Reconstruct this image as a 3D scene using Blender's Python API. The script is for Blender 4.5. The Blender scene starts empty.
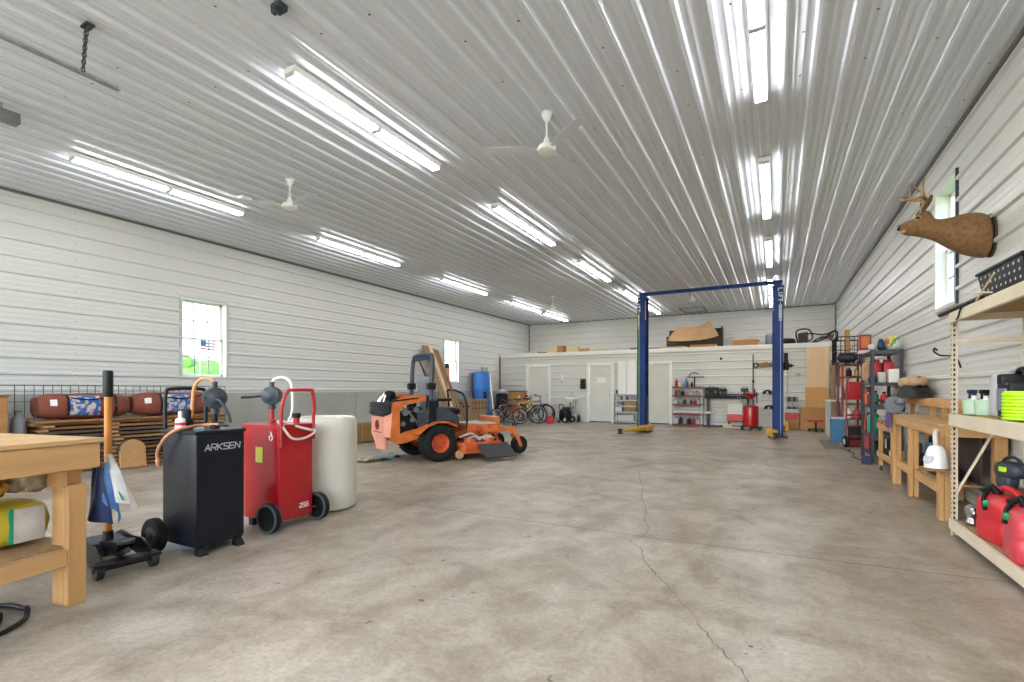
SKY = 1.0; EXPO = .48
import bpy, bmesh, math, random
from mathutils import Vector, Matrix, noise as mnoise
R = math.radians; PI = math.pi
random.seed(7)
S = bpy.context.scene
COL = S.collection
H = 4.08; XL = -9.77; XR = 1.79; YP = 17.08; YB = 19.75; YF = -3.5
GAP = .002
# ------------------------------------------------------------------ materials
def hx(h):
    h = h.lstrip('#'); v = [int(h[i:i+2], 16)/255 for i in (0, 2, 4)]
    return tuple((c/12.92 if c <= .04045 else ((c+.055)/1.055)**2.4) for c in v) + (1.,)
def mat(name, c1, c2=None, rough=.5, metal=0., scale=(6, 6, 6), detail=4, bump=0., bscale=None, lo=.35, hi=.65, spec=.5, coat=0., trans=0., emit=None, es=0., rvar=0.):
    m = bpy.data.materials.new(name); m.use_nodes = True
    nt = m.node_tree; N = nt.nodes; L = nt.links
    b = N['Principled BSDF']
    b.inputs['Base Color'].default_value = hx(c1); b.inputs['Roughness'].default_value = rough
    b.inputs['Metallic'].default_value = metal; b.inputs['Specular IOR Level'].default_value = spec
    b.inputs['Coat Weight'].default_value = coat; b.inputs['Transmission Weight'].default_value = trans
    if emit: b.inputs['Emission Color'].default_value = hx(emit); b.inputs['Emission Strength'].default_value = es
    if c2 or bump or rvar:
        tc = N.new('ShaderNodeTexCoord'); mp = N.new('ShaderNodeMapping'); mp.inputs['Scale'].default_value = scale
        L.new(tc.outputs['Object'], mp.inputs['Vector'])
        nz = N.new('ShaderNodeTexNoise'); nz.inputs['Scale'].default_value = 1.; nz.inputs['Detail'].default_value = detail
        L.new(mp.outputs[0], nz.inputs['Vector'])
        if c2:
            cr = N.new('ShaderNodeValToRGB'); cr.color_ramp.elements[0].position = lo; cr.color_ramp.elements[1].position = hi
            cr.color_ramp.elements[0].color = hx(c1); cr.color_ramp.elements[1].color = hx(c2)
            L.new(nz.outputs['Fac'], cr.inputs[0]); L.new(cr.outputs[0], b.inputs['Base Color'])
        if rvar:
            mr = N.new('ShaderNodeMapRange'); mr.inputs[3].default_value = rough-rvar; mr.inputs[4].default_value = rough+rvar
            mr.inputs[1].default_value = .3; mr.inputs[2].default_value = .7
            L.new(nz.outputs['Fac'], mr.inputs[0]); L.new(mr.outputs[0], b.inputs['Roughness'])
        if bump:
            bp = N.new('ShaderNodeBump'); bp.inputs['Strength'].default_value = bump; bp.inputs['Distance'].default_value = .01
            src = nz
            if bscale:
                src = N.new('ShaderNodeTexNoise'); src.inputs['Scale'].default_value = bscale; src.inputs['Detail'].default_value = 5
                L.new(tc.outputs['Object'], src.inputs['Vector'])
            L.new(src.outputs['Fac'], bp.inputs['Height']); L.new(bp.outputs[0], b.inputs['Normal'])
    return m
def wood(name, c1, c2, axis='x', s=1., rough=.6):
    sc = {'x': (1.2, 14, 14), 'y': (14, 1.2, 14), 'z': (14, 14, 1.2)}[axis]
    return mat(name, c1, c2, rough=rough, scale=tuple(v*s for v in sc), detail=6, bump=.12, lo=.3, hi=.7)
K = {}
K['steel_white'] = mat('white_painted_steel', '#d0cfca', rough=.33)
K['ceil'] = mat('ceiling_steel', '#dadee3', rough=.24)
K['screw'] = mat('screw_head', '#54524e', rough=.4, metal=.6)
K['trimdark'] = mat('grey_j_channel', '#6f6d68', rough=.5)
K['conc_wall'] = mat('painted_concrete', '#a9a89f', '#9d9c93', rough=.7, scale=(1.5, 1.5, 1.5), bump=.1, bscale=30)
K['white'] = mat('white_paint', '#e8e7e2', rough=.45)
K['whitegloss'] = mat('white_gloss', '#eceae4', rough=.25)
K['doorpaint'] = mat('door_paint', '#d6d4cb', '#d0cec5', rough=.5, scale=(2, 2, 2))
K['chrome'] = mat('chrome', '#c8c8c8', rough=.2, metal=1.)
K['steel'] = mat('grey_steel', '#8d8f90', '#7c7e80', rough=.4, metal=.7)
K['galv'] = mat('galvanised', '#a8aaab', '#8f9192', rough=.45, metal=.6, scale=(20, 20, 20))
K['black'] = mat('black_plastic', '#0e0f10', rough=.5, spec=.3)
K['blackmetal'] = mat('black_enamel', '#0d0f13', '#12141a', rough=.38, scale=(3, 3, 3), spec=.35)
K['navyblack'] = mat('blue_black_enamel', '#0b0d16', '#0f121c', rough=.4, scale=(3, 3, 3), spec=.35)
K['rubber'] = mat('tyre_rubber', '#121213', '#1b1b1b', rough=.8, spec=.25, scale=(12, 12, 12), bump=.1)
K['darkgrey'] = mat('dark_grey_plastic', '#2b2c2f', rough=.55, spec=.35)
K['slate'] = mat('slate_steel', '#3b3f48', '#31353d', rough=.5, metal=.1)
K['grey'] = mat('grey_plastic', '#7d8084', rough=.5)
K['lightgrey'] = mat('light_grey', '#b9babb', rough=.5)
K['red'] = mat('red_enamel', '#a31019', '#b0131d', rough=.28, scale=(2, 2, 2), coat=.3)
K['redpl'] = mat('red_plastic', '#c4232a', '#b81d24', rough=.4, scale=(4, 4, 4))
K['redfade'] = mat('faded_red_plastic', '#c9414b', '#b83640', rough=.45, scale=(5, 5, 5))
K['darkred'] = mat('dark_red_enamel', '#7a1f26', '#691a20', rough=.45, scale=(6, 6, 6))
K['orange'] = mat('orange_enamel', '#cb6c30', '#b55a24', rough=.4, scale=(6, 6, 6))
K['salmon'] = mat('faded_glare_orange', '#e3a08a', '#dc9076', rough=.45, scale=(6, 6, 6))  # faded orange with the bumper's sun glare mixed into the colour
K['rim'] = mat('orange_rim', '#c9552a', '#b34a22', rough=.45, scale=(8, 8, 8))
K['blue'] = mat('lift_blue', '#0f3678', '#0c2d68', rough=.5, scale=(3, 3, 3), spec=.22)
K['navy'] = mat('dark_blue', '#16284f', rough=.45)
K['barrelblue'] = mat('barrel_blue', '#2c72bf', '#276bb8', rough=.38, scale=(3, 3, 3))
K['binblue'] = mat('bin_blue', '#2f6a8e', rough=.5)
K['yellow'] = mat('worn_yellow', '#d3a83a', '#b88b2a', rough=.5, scale=(12, 12, 12), bump=.1)
K['brightyellow'] = mat('bright_yellow', '#e3b42a', rough=.45)
K['stickeryellow'] = mat('sticker_yellow', '#c9c544', rough=.5)
K['bagyellow'] = mat('bag_yellow', '#d5c038', '#c9a92a', rough=.4, scale=(6, 6, 6))
K['lime'] = mat('lime_plastic', '#b4e012', rough=.45)
K['green'] = mat('green_plastic', '#2f8a5a', rough=.45)
K['teal'] = mat('teal_plastic', '#1f9c7c', rough=.4)
K['palegreen'] = mat('pale_green_tub', '#b6cdb4', '#a8c2a6', rough=.45, scale=(9, 9, 9))
K['purple'] = mat('purple_paint', '#5c3f77', rough=.4)
K['pink'] = mat('pink_white', '#e3c4d4', rough=.4)
K['pineY'] = wood('pine_y', '#b78a56', '#cc9f6b', 'y')
K['pineX'] = wood('pine_x', '#b78a56', '#cc9f6b', 'x')
K['pineZ'] = wood('pine_z', '#b28450', '#c79a63', 'z')
K['paleY'] = wood('pale_board_y', '#cdb590', '#d9c4a2', 'y')
K['paleZ'] = wood('pale_ply_z', '#d7b48c', '#dfc09a', 'z', .6)
K['ply'] = wood('tan_ply', '#c49558', '#b78548', 'z', .5)
K['card'] = mat('cardboard', '#a9804f', '#9d7446', rough=.8, scale=(3, 3, 3))
K['cardlight'] = mat('light_cardboard', '#c4a076', '#b99267', rough=.8, scale=(3, 3, 3))
K['carddark'] = mat('brown_wood_panel', '#43352b', '#382c24', rough=.7, scale=(6, 6, 6))
K['rough'] = wood('rough_sawn', '#9c7144', '#7c552f', 'y', 1.2, .8)
K['roughdark'] = wood('dark_rough_wood', '#5c4a3a', '#3f342b', 'y', 1.2, .85)
K['endgrain'] = mat('end_grain', '#b98d5a', '#a87c4a', rough=.8, scale=(30, 30, 30), bump=.15)
K['oldboardZ'] = wood('old_board_z', '#9a7c5c', '#7d6347', 'z', 1., .75)
K['panelwood'] = wood('stained_panel', '#8c6238', '#a9773f', 'y', .8, .55)
K['handlewood'] = wood('orange_handle', '#b9782a', '#a9691f', 'z', 1., .5)
K['beige'] = mat('beige_enamel', '#decfb6', '#d6c6ab', rough=.5, scale=(4, 4, 4))
K['particle'] = mat('particle_board', '#a98a60', '#96774f', rough=.8, scale=(40, 40, 40), bump=.1)
K['hay'] = mat('hay', '#8a6a35', '#5d4522', rough=.9, scale=(60, 8, 60), bump=.6)
K['poly'] = mat('milky_polyethylene', '#d8d3c4', '#cfc9b8', rough=.42, scale=(2, 2, 2))
K['canvas'] = mat('brown_canvas', '#80422f', '#6b3527', rough=.8, scale=(7, 7, 7), bump=.3)
K['print'] = mat('blue_print', '#2f5fa3', '#c9b8a8', rough=.6, scale=(16, 16, 16), lo=.48, hi=.56)
K['tan'] = mat('tan_cloth', '#b99a78', '#a3835f', rough=.85, scale=(9, 9, 9), bump=.2)
K['fur'] = mat('deer_fur', '#80603f', '#634628', rough=.9, scale=(26, 26, 26), bump=.5, lo=.3, hi=.75)
K['furpale'] = mat('pale_deer_fur', '#b69a74', '#a3855d', rough=.9, scale=(26, 26, 26), bump=.4)
K['hosegreen'] = mat('dark_green_hose', '#2c5a44', rough=.5)
K['antler'] = mat('antler', '#a08560', '#6b5032', rough=.6, scale=(14, 14, 14), bump=.2)
K['orangehose'] = mat('orange_hose', '#cf8f4d', rough=.45)
K['peachhose'] = mat('peach_hose', '#c98a62', rough=.5)
K['whitehose'] = mat('white_hose', '#e2e0da', rough=.4)
K['clearhose'] = mat('clear_hose', '#d8c6b8', rough=.35)
K['castiron'] = mat('cast_grey', '#3f444a', '#34383d', rough=.5, metal=.3, scale=(20, 20, 20))
K['brass'] = mat('brass', '#a38a4f', rough=.4, metal=.8)
K['bagwhite'] = mat('white_film', '#d6d3cc', '#b9b3a8', rough=.35, scale=(7, 7, 7), bump=.3)
K['bagblue'] = mat('blue_film', '#5f86bf', '#3d62a0', rough=.35, scale=(6, 6, 6), bump=.2)
K['mottle'] = mat('kibble_bag', '#c2b8a0', '#6f5a38', rough=.4, scale=(14, 14, 14), bump=.3, lo=.4, hi=.62)
K['mottleY'] = mat('kibble_bag_print', '#c79b2c', '#4e4424', rough=.4, scale=(22, 22, 22), bump=.2, lo=.42, hi=.6)
K['tarp'] = mat('grey_green_tarp', '#a2aaa6', '#8f9893', rough=.5, scale=(5, 5, 5), bump=.3)
K['mat'] = mat('brown_mat', '#7d7565', '#6f6757', rough=.9, scale=(20, 20, 20), bump=.2)
K['seatgrey'] = mat('seat_grey', '#777b82', '#6c7077', rough=.55, scale=(8, 8, 8))
K['leaf'] = mat('foliage', '#5d8a3a', '#86b04e', rough=.8, scale=(3, 3, 3), bump=.6)
K['grass'] = mat('lawn', '#7fa14e', '#8fb05a', rough=.9, scale=(.5, .5, .5))
K['gravel'] = mat('gravel_apron', '#cfcac0', '#c2bcb1', rough=.9, scale=(3, 3, 3))
K['flagred'] = mat('flag_red', '#b8303c', rough=.7)
K['flagblue'] = mat('flag_blue', '#2d3f78', rough=.7)
K['crack'] = mat('crack_dark', '#8d8375', '#6a6055', rough=.9, scale=(9, 9, 9))
K['joint'] = mat('joint_grey', '#7d7468', '#6d6458', rough=.9, scale=(3, 3, 3))
K['eye'] = mat('glass_eye', '#0d0a08', rough=.08)
K['wheelgrey'] = mat('wheel_grey', '#4f5154', rough=.6)
K['tube'] = mat('lit_tube', '#ffffff', rough=.4, emit='#f7f9ff', es=30)
def glass():
    m = bpy.data.materials.new('window_glass'); m.use_nodes = True
    nt = m.node_tree; N = nt.nodes; L = nt.links; N.remove(N['Principled BSDF'])
    t = N.new('ShaderNodeBsdfTransparent'); t.inputs[0].default_value = (.93, .96, .97, 1); g = N.new('ShaderNodeBsdfGlossy'); g.inputs['Roughness'].default_value = .02
    x = N.new('ShaderNodeMixShader'); x.inputs[0].default_value = .05
    L.new(t.outputs[0], x.inputs[1]); L.new(g.outputs[0], x.inputs[2]); L.new(x.outputs[0], N['Material Output'].inputs[0])
    return m
K['glass'] = glass()
def floor_mat():
    m = bpy.data.materials.new('stained_concrete_floor'); m.use_nodes = True
    nt = m.node_tree; N = nt.nodes; L = nt.links; b = N['Principled BSDF']
    tc = N.new('ShaderNodeTexCoord')
    def nz(sc, det, rough=.55, dist=0., ms=None):
        n = N.new('ShaderNodeTexNoise'); n.inputs['Scale'].default_value = sc; n.inputs['Detail'].default_value = det
        n.inputs['Roughness'].default_value = rough; n.inputs['Distortion'].default_value = dist
        if ms:
            mp = N.new('ShaderNodeMapping'); mp.inputs['Scale'].default_value = ms; L.new(tc.outputs['Object'], mp.inputs[0]); L.new(mp.outputs[0], n.inputs['Vector'])
        else: L.new(tc.outputs['Object'], n.inputs['Vector'])
        return n
    def ramp(n, a, ca, c, cb):
        r = N.new('ShaderNodeValToRGB'); e = r.color_ramp.elements; e[0].position = a; e[0].color = ca; e[1].position = c; e[1].color = cb
        L.new(n.outputs['Fac'], r.inputs[0]); return r
    def mul(a, bb, f):
        x = N.new('ShaderNodeMix'); x.data_type = 'RGBA'; x.blend_type = 'MULTIPLY'; x.inputs[0].default_value = f
        L.new(a, x.inputs[6]); L.new(bb, x.inputs[7]); return x.outputs[2]
    base = ramp(nz(.55, 6, .6, .4), .32, hx('#a89d8b'), .68, hx('#c4bdae'))
    mott = ramp(nz(3.2, 10, .72, .8), .30, hx('#beb4a6'), .60, (1, 1, 1, 1))
    fine = ramp(nz(38, 6, .7), .30, hx('#c9c3bb'), .62, (1, 1, 1, 1))
    strk = ramp(nz(1, 5, .6, 1.2, (1.6, .5, 1)), .36, hx('#d8cdc0'), .62, (1, 1, 1, 1))
    spots = ramp(nz(9.5, 3, .5), .235, hx('#6b5f52'), .285, (1, 1, 1, 1)); blot = ramp(nz(.9, 7, .68, 1.1), .36, hx('#bdb2a2'), .52, (1, 1, 1, 1))
    c = mul(base.outputs[0], mott.outputs[0], .75); c = mul(c, fine.outputs[0], .7); c = mul(c, strk.outputs[0], .6); c = mul(c, spots.outputs[0], .85); c = mul(c, blot.outputs[0], .55)
    L.new(c, b.inputs['Base Color'])
    rr = ramp(nz(1.4, 6, .6, .5), .3, (.30, .30, .30, 1), .7, (.52, .52, .52, 1)); L.new(rr.outputs[0], b.inputs['Roughness'])
    bp = N.new('ShaderNodeBump'); bp.inputs['Strength'].default_value = .12; bp.inputs['Distance'].default_value = .006
    L.new(nz(24, 8, .65).outputs['Fac'], bp.inputs['Height']); L.new(bp.outputs[0], b.inputs['Normal'])
    return m
K['floor'] = floor_mat()
# ------------------------------------------------------------------ mesh builder
I4 = Matrix.Identity(4)
def T(x=0, y=0, z=0): return Matrix.Translation((x, y, z))
def RX(a): return Matrix.Rotation(a, 4, 'X')
def RY(a): return Matrix.Rotation(a, 4, 'Y')
def RZ(a): return Matrix.Rotation(a, 4, 'Z')
def SC(x, y, z): return Matrix.Diagonal((x, y, z, 1))
def ALIGN(a, b):
    a, b = Vector(a), Vector(b); d = b-a
    return Matrix.Translation(a) @ d.to_track_quat('Z', 'Y').to_matrix().to_4x4()
class MB:
    def __init__(s): s.v = []; s.f = []; s.m = []
    def add(s, vs, fs, M=None, mi=0):
        o = len(s.v)
        s.v += [tuple(M @ Vector(p)) if M is not None else tuple(p) for p in vs]
        s.f += [tuple(o+i for i in f) for f in fs]; s.m += [mi]*len(fs); return s
    def box(s, x0, x1, y0, y1, z0, z1, bev=0., M=None, mi=0):
        if bev <= 0:
            return s.add([(x0,y0,z0),(x1,y0,z0),(x1,y1,z0),(x0,y1,z0),(x0,y0,z1),(x1,y0,z1),(x1,y1,z1),(x0,y1,z1)],
                         [(0,3,2,1),(4,5,6,7),(0,1,5,4),(1,2,6,5),(2,3,7,6),(3,0,4,7)], M, mi)
        bm = bmesh.new(); bmesh.ops.create_cube(bm, size=1)
        for v in bm.verts: v.co = ((x0+x1)/2+v.co.x*(x1-x0), (y0+y1)/2+v.co.y*(y1-y0), (z0+z1)/2+v.co.z*(z1-z0))
        bev = min(bev, .49*min(x1-x0, y1-y0, z1-z0))
        bmesh.ops.bevel(bm, geom=bm.edges[:], offset=bev, segments=2 if bev > .012 else 1, affect='EDGES', profile=.6)
        bm.verts.index_update(); vs = [tuple(v.co) for v in bm.verts]; fs = [tuple(v.index for v in f.verts) for f in bm.faces]; bm.free()
        return s.add(vs, fs, M, mi)
    def bar(s, a, b, w, d, bev=0., mi=0, up=None):
        a, b = Vector(a), Vector(b); L_ = (b-a).length
        return s.box(-w/2, w/2, -d/2, d/2, 0, L_, bev, ALIGN(a, b) if up is None else up, mi)
    def tube(s, pts, r, n=8, closed=False, M=None, mi=0, caps=True):
        P = [Vector(p) for p in pts]; m = len(P); rs = r if isinstance(r, (list, tuple)) else [r]*m
        vs = []; nrm = None
        for i, p in enumerate(P):
            if closed: t = P[(i+1) % m]-P[i-1]
            else: t = (P[min(i+1, m-1)]-P[max(i-1, 0)])
            t.normalize()
            if nrm is None:
                nrm = t.orthogonal().normalized()
            else:
                nrm = (nrm-t*nrm.dot(t))
                nrm = nrm.normalized() if nrm.length > 1e-6 else t.orthogonal().normalized()
            bn = t.cross(nrm)
            for k in range(n):
                a = 2*PI*k/n; vs.append(p+(nrm*math.cos(a)+bn*math.sin(a))*rs[i])
        fs = []
        for i in range(m if closed else m-1):
            j = (i+1) % m
            for k in range(n):
                l = (k+1) % n; fs.append((i*n+k, i*n+l, j*n+l, j*n+k))
        if caps and not closed: fs += [tuple(range(n-1, -1, -1)), tuple((m-1)*n+k for k in range(n))]
        return s.add(vs, fs, M, mi)
    def lathe(s, prof, n=20, M=None, mi=0, cap=True):
        vs = []; fs = []
        for (r, z) in prof:
            for k in range(n): a = 2*PI*k/n; vs.append((r*math.cos(a), r*math.sin(a), z))
        for i in range(len(prof)-1):
            for k in range(n):
                l = (k+1) % n; fs.append((i*n+k, i*n+l, (i+1)*n+l, (i+1)*n+k))
        if cap: fs += [tuple(range(n-1, -1, -1)), tuple((len(prof)-1)*n+k for k in range(n))]
        return s.add(vs, fs, M, mi)
    def cyl(s, a, b, r, n=14, mi=0): return s.tube([a, b], r, n, mi=mi)
    def prism(s, poly, h, M=None, mi=0):
        n = len(poly); vs = [(x, y, 0) for x, y in poly]+[(x, y, h) for x, y in poly]
        fs = [tuple(range(n-1, -1, -1)), tuple(range(n, 2*n))]+[(i, (i+1) % n, n+(i+1) % n, n+i) for i in range(n)]
        return s.add(vs, fs, M, mi)
    def loft(s, rings, M=None, mi=0, cap=True, closed=True):
        n = len(rings[0]); vs = [p for r_ in rings for p in r_]; fs = []
        for i in range(len(rings)-1):
            for k in range(n if closed else n-1):
                l = (k+1) % n; fs.append((i*n+k, i*n+l, (i+1)*n+l, (i+1)*n+k))
        if cap: fs += [tuple(range(n-1, -1, -1)), tuple((len(rings)-1)*n+k for k in range(n))]
        return s.add(vs, fs, M, mi)
    def sell(s, c, a, e1=1., e2=1., nu=16, nv=10, nz=0., nf=4., M=None, mi=0, seed=0.):
        def pw(w, e): return math.copysign(abs(w)**e, w)
        vs = []; fs = []
        for i in range(nv+1):
            p = -PI/2+PI*i/nv
            for k in range(nu):
                t = 2*PI*k/nu
                v = Vector((a[0]*pw(math.cos(p), e1)*pw(math.cos(t), e2), a[1]*pw(math.cos(p), e1)*pw(math.sin(t), e2), a[2]*pw(math.sin(p), e1)))
                if nz: v *= 1+nz*mnoise.noise(v*nf+Vector((seed, seed*1.7, 3)))
                vs.append(v+Vector(c))
        for i in range(nv):
            for k in range(nu):
                l = (k+1) % nu; fs.append((i*nu+k, i*nu+l, (i+1)*nu+l, (i+1)*nu+k))
        return s.add(vs, fs, M, mi)
    def torus(s, c, Rr, r, n=28, k=8, M=None, mi=0, axis='y'):
        pts = []
        for i in range(n):
            a = 2*PI*i/n; u, w = Rr*math.cos(a), Rr*math.sin(a)
            pts.append({'y': (c[0]+u, c[1], c[2]+w), 'z': (c[0]+u, c[1]+w, c[2]), 'x': (c[0], c[1]+u, c[2]+w)}[axis])
        return s.tube(pts, r, k, True, M, mi)
    def build(s, name, mats, parent=None, smooth=True, ang=38):
        me = bpy.data.meshes.new(name); me.from_pydata(s.v, [], s.f)
        mats = mats if isinstance(mats, (list, tuple)) else [mats]
        for m_ in mats: me.materials.append(K[m_] if isinstance(m_, str) else m_)
        if len(mats) > 1: me.polygons.foreach_set('material_index', s.m)
        bm = bmesh.new(); bm.from_mesh(me); bmesh.ops.remove_doubles(bm, verts=bm.verts[:], dist=1e-6); bmesh.ops.recalc_face_normals(bm, faces=bm.faces[:]); bm.to_mesh(me); bm.free()
        if smooth:
            me.polygons.foreach_set('use_smooth', [True]*len(me.polygons)); me.set_sharp_from_angle(angle=R(ang))
        me.update()
        o = bpy.data.objects.new(name, me); COL.objects.link(o)
        if parent is not None: o.parent = parent
        return o
LABELS = {}
def tag(o, label, cat, group=None, kind=None):
    o['label'] = label; o['category'] = cat
    if group: o['group'] = group
    if kind: o['kind'] = kind
    LABELS.setdefault(label, []).append(o.name); return o
def thing(name, label, cat, loc=(0, 0, 0), rz=0., group=None):
    o = bpy.data.objects.new(name, None); COL.objects.link(o); o.empty_display_size = .1
    o.location = loc; o.rotation_euler = (0, 0, rz); return tag(o, label, cat, group)
def one(mb, name, mats, label, cat, group=None, loc=None, rz=0., smooth=True, ang=38):
    o = mb.build(name, mats, None, smooth, ang)
    if loc is not None: o.location = loc; o.rotation_euler = (0, 0, rz)
    return tag(o, label, cat, group)
def struct(o, label=None): o['kind'] = 'structure'; return o
def dup(root, loc, rz, label, group=None):
    r = root.copy(); COL.objects.link(r); r.location = loc; r.rotation_euler = (0, 0, rz); r['label'] = label; LABELS.setdefault(label, []).append(r.name)
    if group: r['group'] = group
    for ch in list(root.children):
        c = ch.copy(); COL.objects.link(c); c.parent = r
        for g in list(ch.children):
            d = g.copy(); COL.objects.link(d); d.parent = c
    return r
def bez(p0, p1, p2, p3, n=14):
    p0, p1, p2, p3 = map(Vector, (p0, p1, p2, p3)); out = []
    for i in range(n+1):
        t = i/n; out.append(p0*(1-t)**3+p1*3*t*(1-t)**2+p2*3*t*t*(1-t)+p3*t**3)
    return out
def spline(P, n=6):
    P = [Vector(p) for p in P]; Q = [P[0]*2-P[1]]+P+[P[-1]*2-P[-2]]; out = []
    for i in range(1, len(Q)-2):
        for k in range(n):
            t = k/n; a, b, c, d = Q[i-1], Q[i], Q[i+1], Q[i+2]
            out.append(.5*((2*b)+(c-a)*t+(2*a-5*b+4*c-d)*t*t+(3*b-a-3*c+d)*t**3))
    out.append(P[-1]); return out
NUM = ['first', 'second', 'third', 'fourth', 'fifth', 'sixth', 'seventh', 'eighth', 'ninth', 'tenth', 'eleventh', 'twelfth']
# ------------------------------------------------------------------ shell
def profile(v0, v1, p, ph, rib=.027, w0=.060, w1=.030, ST_=.0018):
    """(v, height) corners of a ribbed liner panel: one trapezoid rib and two low stiffeners per period"""
    out = [(v0, 0.)]; k = math.floor((v0-ph)/p)-1
    while True:
        c = ph+k*p
        if c-w0 > v1: break
        pts = [(c-w0/2, 0), (c-w1/2, rib), (c+w1/2, rib), (c+w0/2, 0)]
        for q in (p*.37, p*.63): pts += [(c+q-.013, 0), (c+q-.006, ST_), (c+q+.006, ST_), (c+q+.013, 0)]
        for v, h in pts:
            if v0+.001 < v < v1-.001: out.append((v, h))
        k += 1
    out.append((v1, 0.)); return out
def hat(prof, v):
    for (a, ha), (b, hb) in zip(prof, prof[1:]):
        if a <= v <= b: return ha+(hb-ha)*(v-a)/max(b-a, 1e-9)
    return 0
def ribbed(mb, fn, us, prof, holes=(), mi=0):
    us = sorted(set(list(us)+[u for h in holes for u in h[:2]])); vs = sorted(set([v for v, h in prof]+[v for h in holes for v in h[2:]]))
    H_ = [hat(prof, v) for v in vs]; n = len(vs)
    V = [fn(u, v, h) for u in us for v, h in zip(vs, H_)]; F = []
    for i in range(len(us)-1):
        for j in range(n-1):
            cu, cv = (us[i]+us[i+1])/2, (vs[j]+vs[j+1])/2
            if any(a < cu < b and c < cv < d for a, b, c, d in holes): continue
            F.append((i*n+j, i*n+j+1, (i+1)*n+j+1, (i+1)*n+j))
    return mb.add(V, F, None, mi)
RIB = .2455
# ceiling
cb = MB(); cp = profile(XL, XR, RIB, .055, .028, .068, .030, .005)
ribbed(cb, lambda u, v, h: (v, u, H-h), [YF, 0, 3, 8, 13, YB], cp)
def dot(mb, M, mi=1, r=.009): mb.add([(r*math.cos(PI*k/3), r*math.sin(PI*k/3), .004) for k in range(6)], [tuple(range(6))], M, mi)
yy = .35
rr = random.Random(3)
while yy < YB:
    x = XL+.14
    while x < XR:
        if rr.random() < .62: dot(cb, T(x+rr.uniform(-.01, .01), yy+rr.uniform(-.02, .02), H-.001) @ RX(PI), r=.0115)
        x += RIB*2
    yy += .61
struct(cb.build('ceiling', ['ceil', 'screw']))
fb = MB(); fb.add([(XL, YF, 0), (XR, YF, 0), (XR, YB, 0), (XL, YB, 0)], [(0, 1, 2, 3)])
flo = struct(fb.build('floor', 'floor', smooth=False))
# control joints and the crack
def ribbon(pts, w, z, name, m, jit=0.):
    b = MB(); r_ = random.Random(5); L_ = []; Q = spline(pts, 9)
    for i, p in enumerate(Q):
        t = (Q[min(i+1, len(Q)-1)]-Q[max(i-1, 0)]); t.normalize(); nn = Vector((-t.y, t.x, 0))
        ww = w*(1+jit*r_.uniform(-.7, 1)); off = nn*(jit*r_.uniform(-.012, .012)); L_.append([p+off+nn*ww/2+Vector((0, 0, z)), p+off-nn*ww/2+Vector((0, 0, z))])
    b.loft(L_, cap=False, closed=False); return struct(b.build(name, m, flo, smooth=False))
ribbon([(XL+.1, 3.97, 0), (-5, 3.95, 0), (-2.2, 3.94, 0), (0, 4.0, 0), (XR-.1, 4.12, 0)], .011, .0006, 'floor_joint', 'joint', .15)
ribbon([(XL+.1, 10.1, 0), (-4, 10.1, 0), (XR-.1, 10.15, 0)], .012, .0006, 'floor_joint', 'joint', .1)
ribbon([(-4.05, 4.0, 0), (-4.03, 8, 0), (-4.0, 16.9, 0)], .010, .0007, 'floor_joint', 'joint', .1)
ribbon([(-1.79, 7.19, 0), (-1.40, 5.9, 0), (-1.33, 5.51, 0), (-1.12, 4.85, 0), (-1.05, 4.47, 0), (-.95, 4.2, 0), (-.94, 4.01, 0), (-1.0, 3.8, 0), (-.89, 3.66, 0), (-.80, 3.4, 0), (-.73, 3.28, 0), (-.53, 2.96, 0), (-.40, 2.74, 0), (-.27, 2.48, 0), (-.12, 2.25, 0), (-.04, 2.0, 0)], .006, .0009, 'floor_crack', 'crack', .8)
# oil drips
db = MB(); r_ = random.Random(11)
for (x, y, s) in [(-1.75, 2.17, .022), (-1.62, 2.30, .012), (-1.55, 2.40, .016), (-1.70, 2.42, .010), (-1.9, 2.30, .013), (-2.02, 2.75, .02), (-2.12, 2.85, .012), (-1.55, 2.98, .012), (-1.86, 3.1, .012), (-1.3, 3.25, .014), (-.10, 2.5, .011), (-.12, 2.42, .009), (-.32, 3.3, .013), (-.2, 5.4, .014), (.1, 4.3, .01), (-2.6, 2.2, .011)]:
    n = 9; db.add([(x+s*(1+.4*r_.uniform(-1, 1))*math.cos(2*PI*k/n), y+.8*s*(1+.4*r_.uniform(-1, 1))*math.sin(2*PI*k/n), .0011) for k in range(n)], [tuple(range(n))])
struct(db.build('floor_oil_drips', 'crack', flo, smooth=False))
# yellow paint patch by the red shelf
pb = MB(); pb.add([(-2.60, 15.2, .0012), (-2.15, 15.25, .0012), (-2.1, 15.7, .0012), (-2.55, 15.75, .0012)], [(0, 1, 2, 3)])
struct(pb.build('floor_paint_patch', mat('yellow_floor_paint', '#cdb174', '#b9a07a', rough=.6, scale=(6, 6, 6)), flo, smooth=False))
W1 = (5.12, 5.97, 1.42, 2.90); W2 = (13.35, 14.2, 1.42, 2.90); W3 = (7.18, 7.98, 2.17, 3.62)
lw = MB(); ribbed(lw, lambda u, v, h: (XL+h, u, v), [YF, YB], profile(1.12, H, RIB, 1.175), [W1, W2])
for yy in (-2.2, .6, 3.55, 6.35, 9.2, 12.0, 14.8, 17.6):
    z = 1.27
    while z < H: dot(lw, T(XL+.001, yy+.0, z) @ RY(PI/2), r=.007); z += RIB
wl = struct(lw.build('wall_left', ['steel_white', 'screw']))
b = MB(); b.box(XL-.1, XL+.03, YF, YB, 0, 1.115); struct(b.build('wainscot', 'conc_wall', wl, smooth=False))
b = MB(); b.box(XL, XL+.036, YF, YB, 1.112, 1.135); struct(b.build('wainscot_cap', 'steel_white', wl, smooth=False))
b = MB()
for yy in (4.4, 6.9, 9.4, 11.9, 14.4): b.box(XL+.03, XL+.0315, yy, yy+.012, 0, 1.11)
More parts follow.
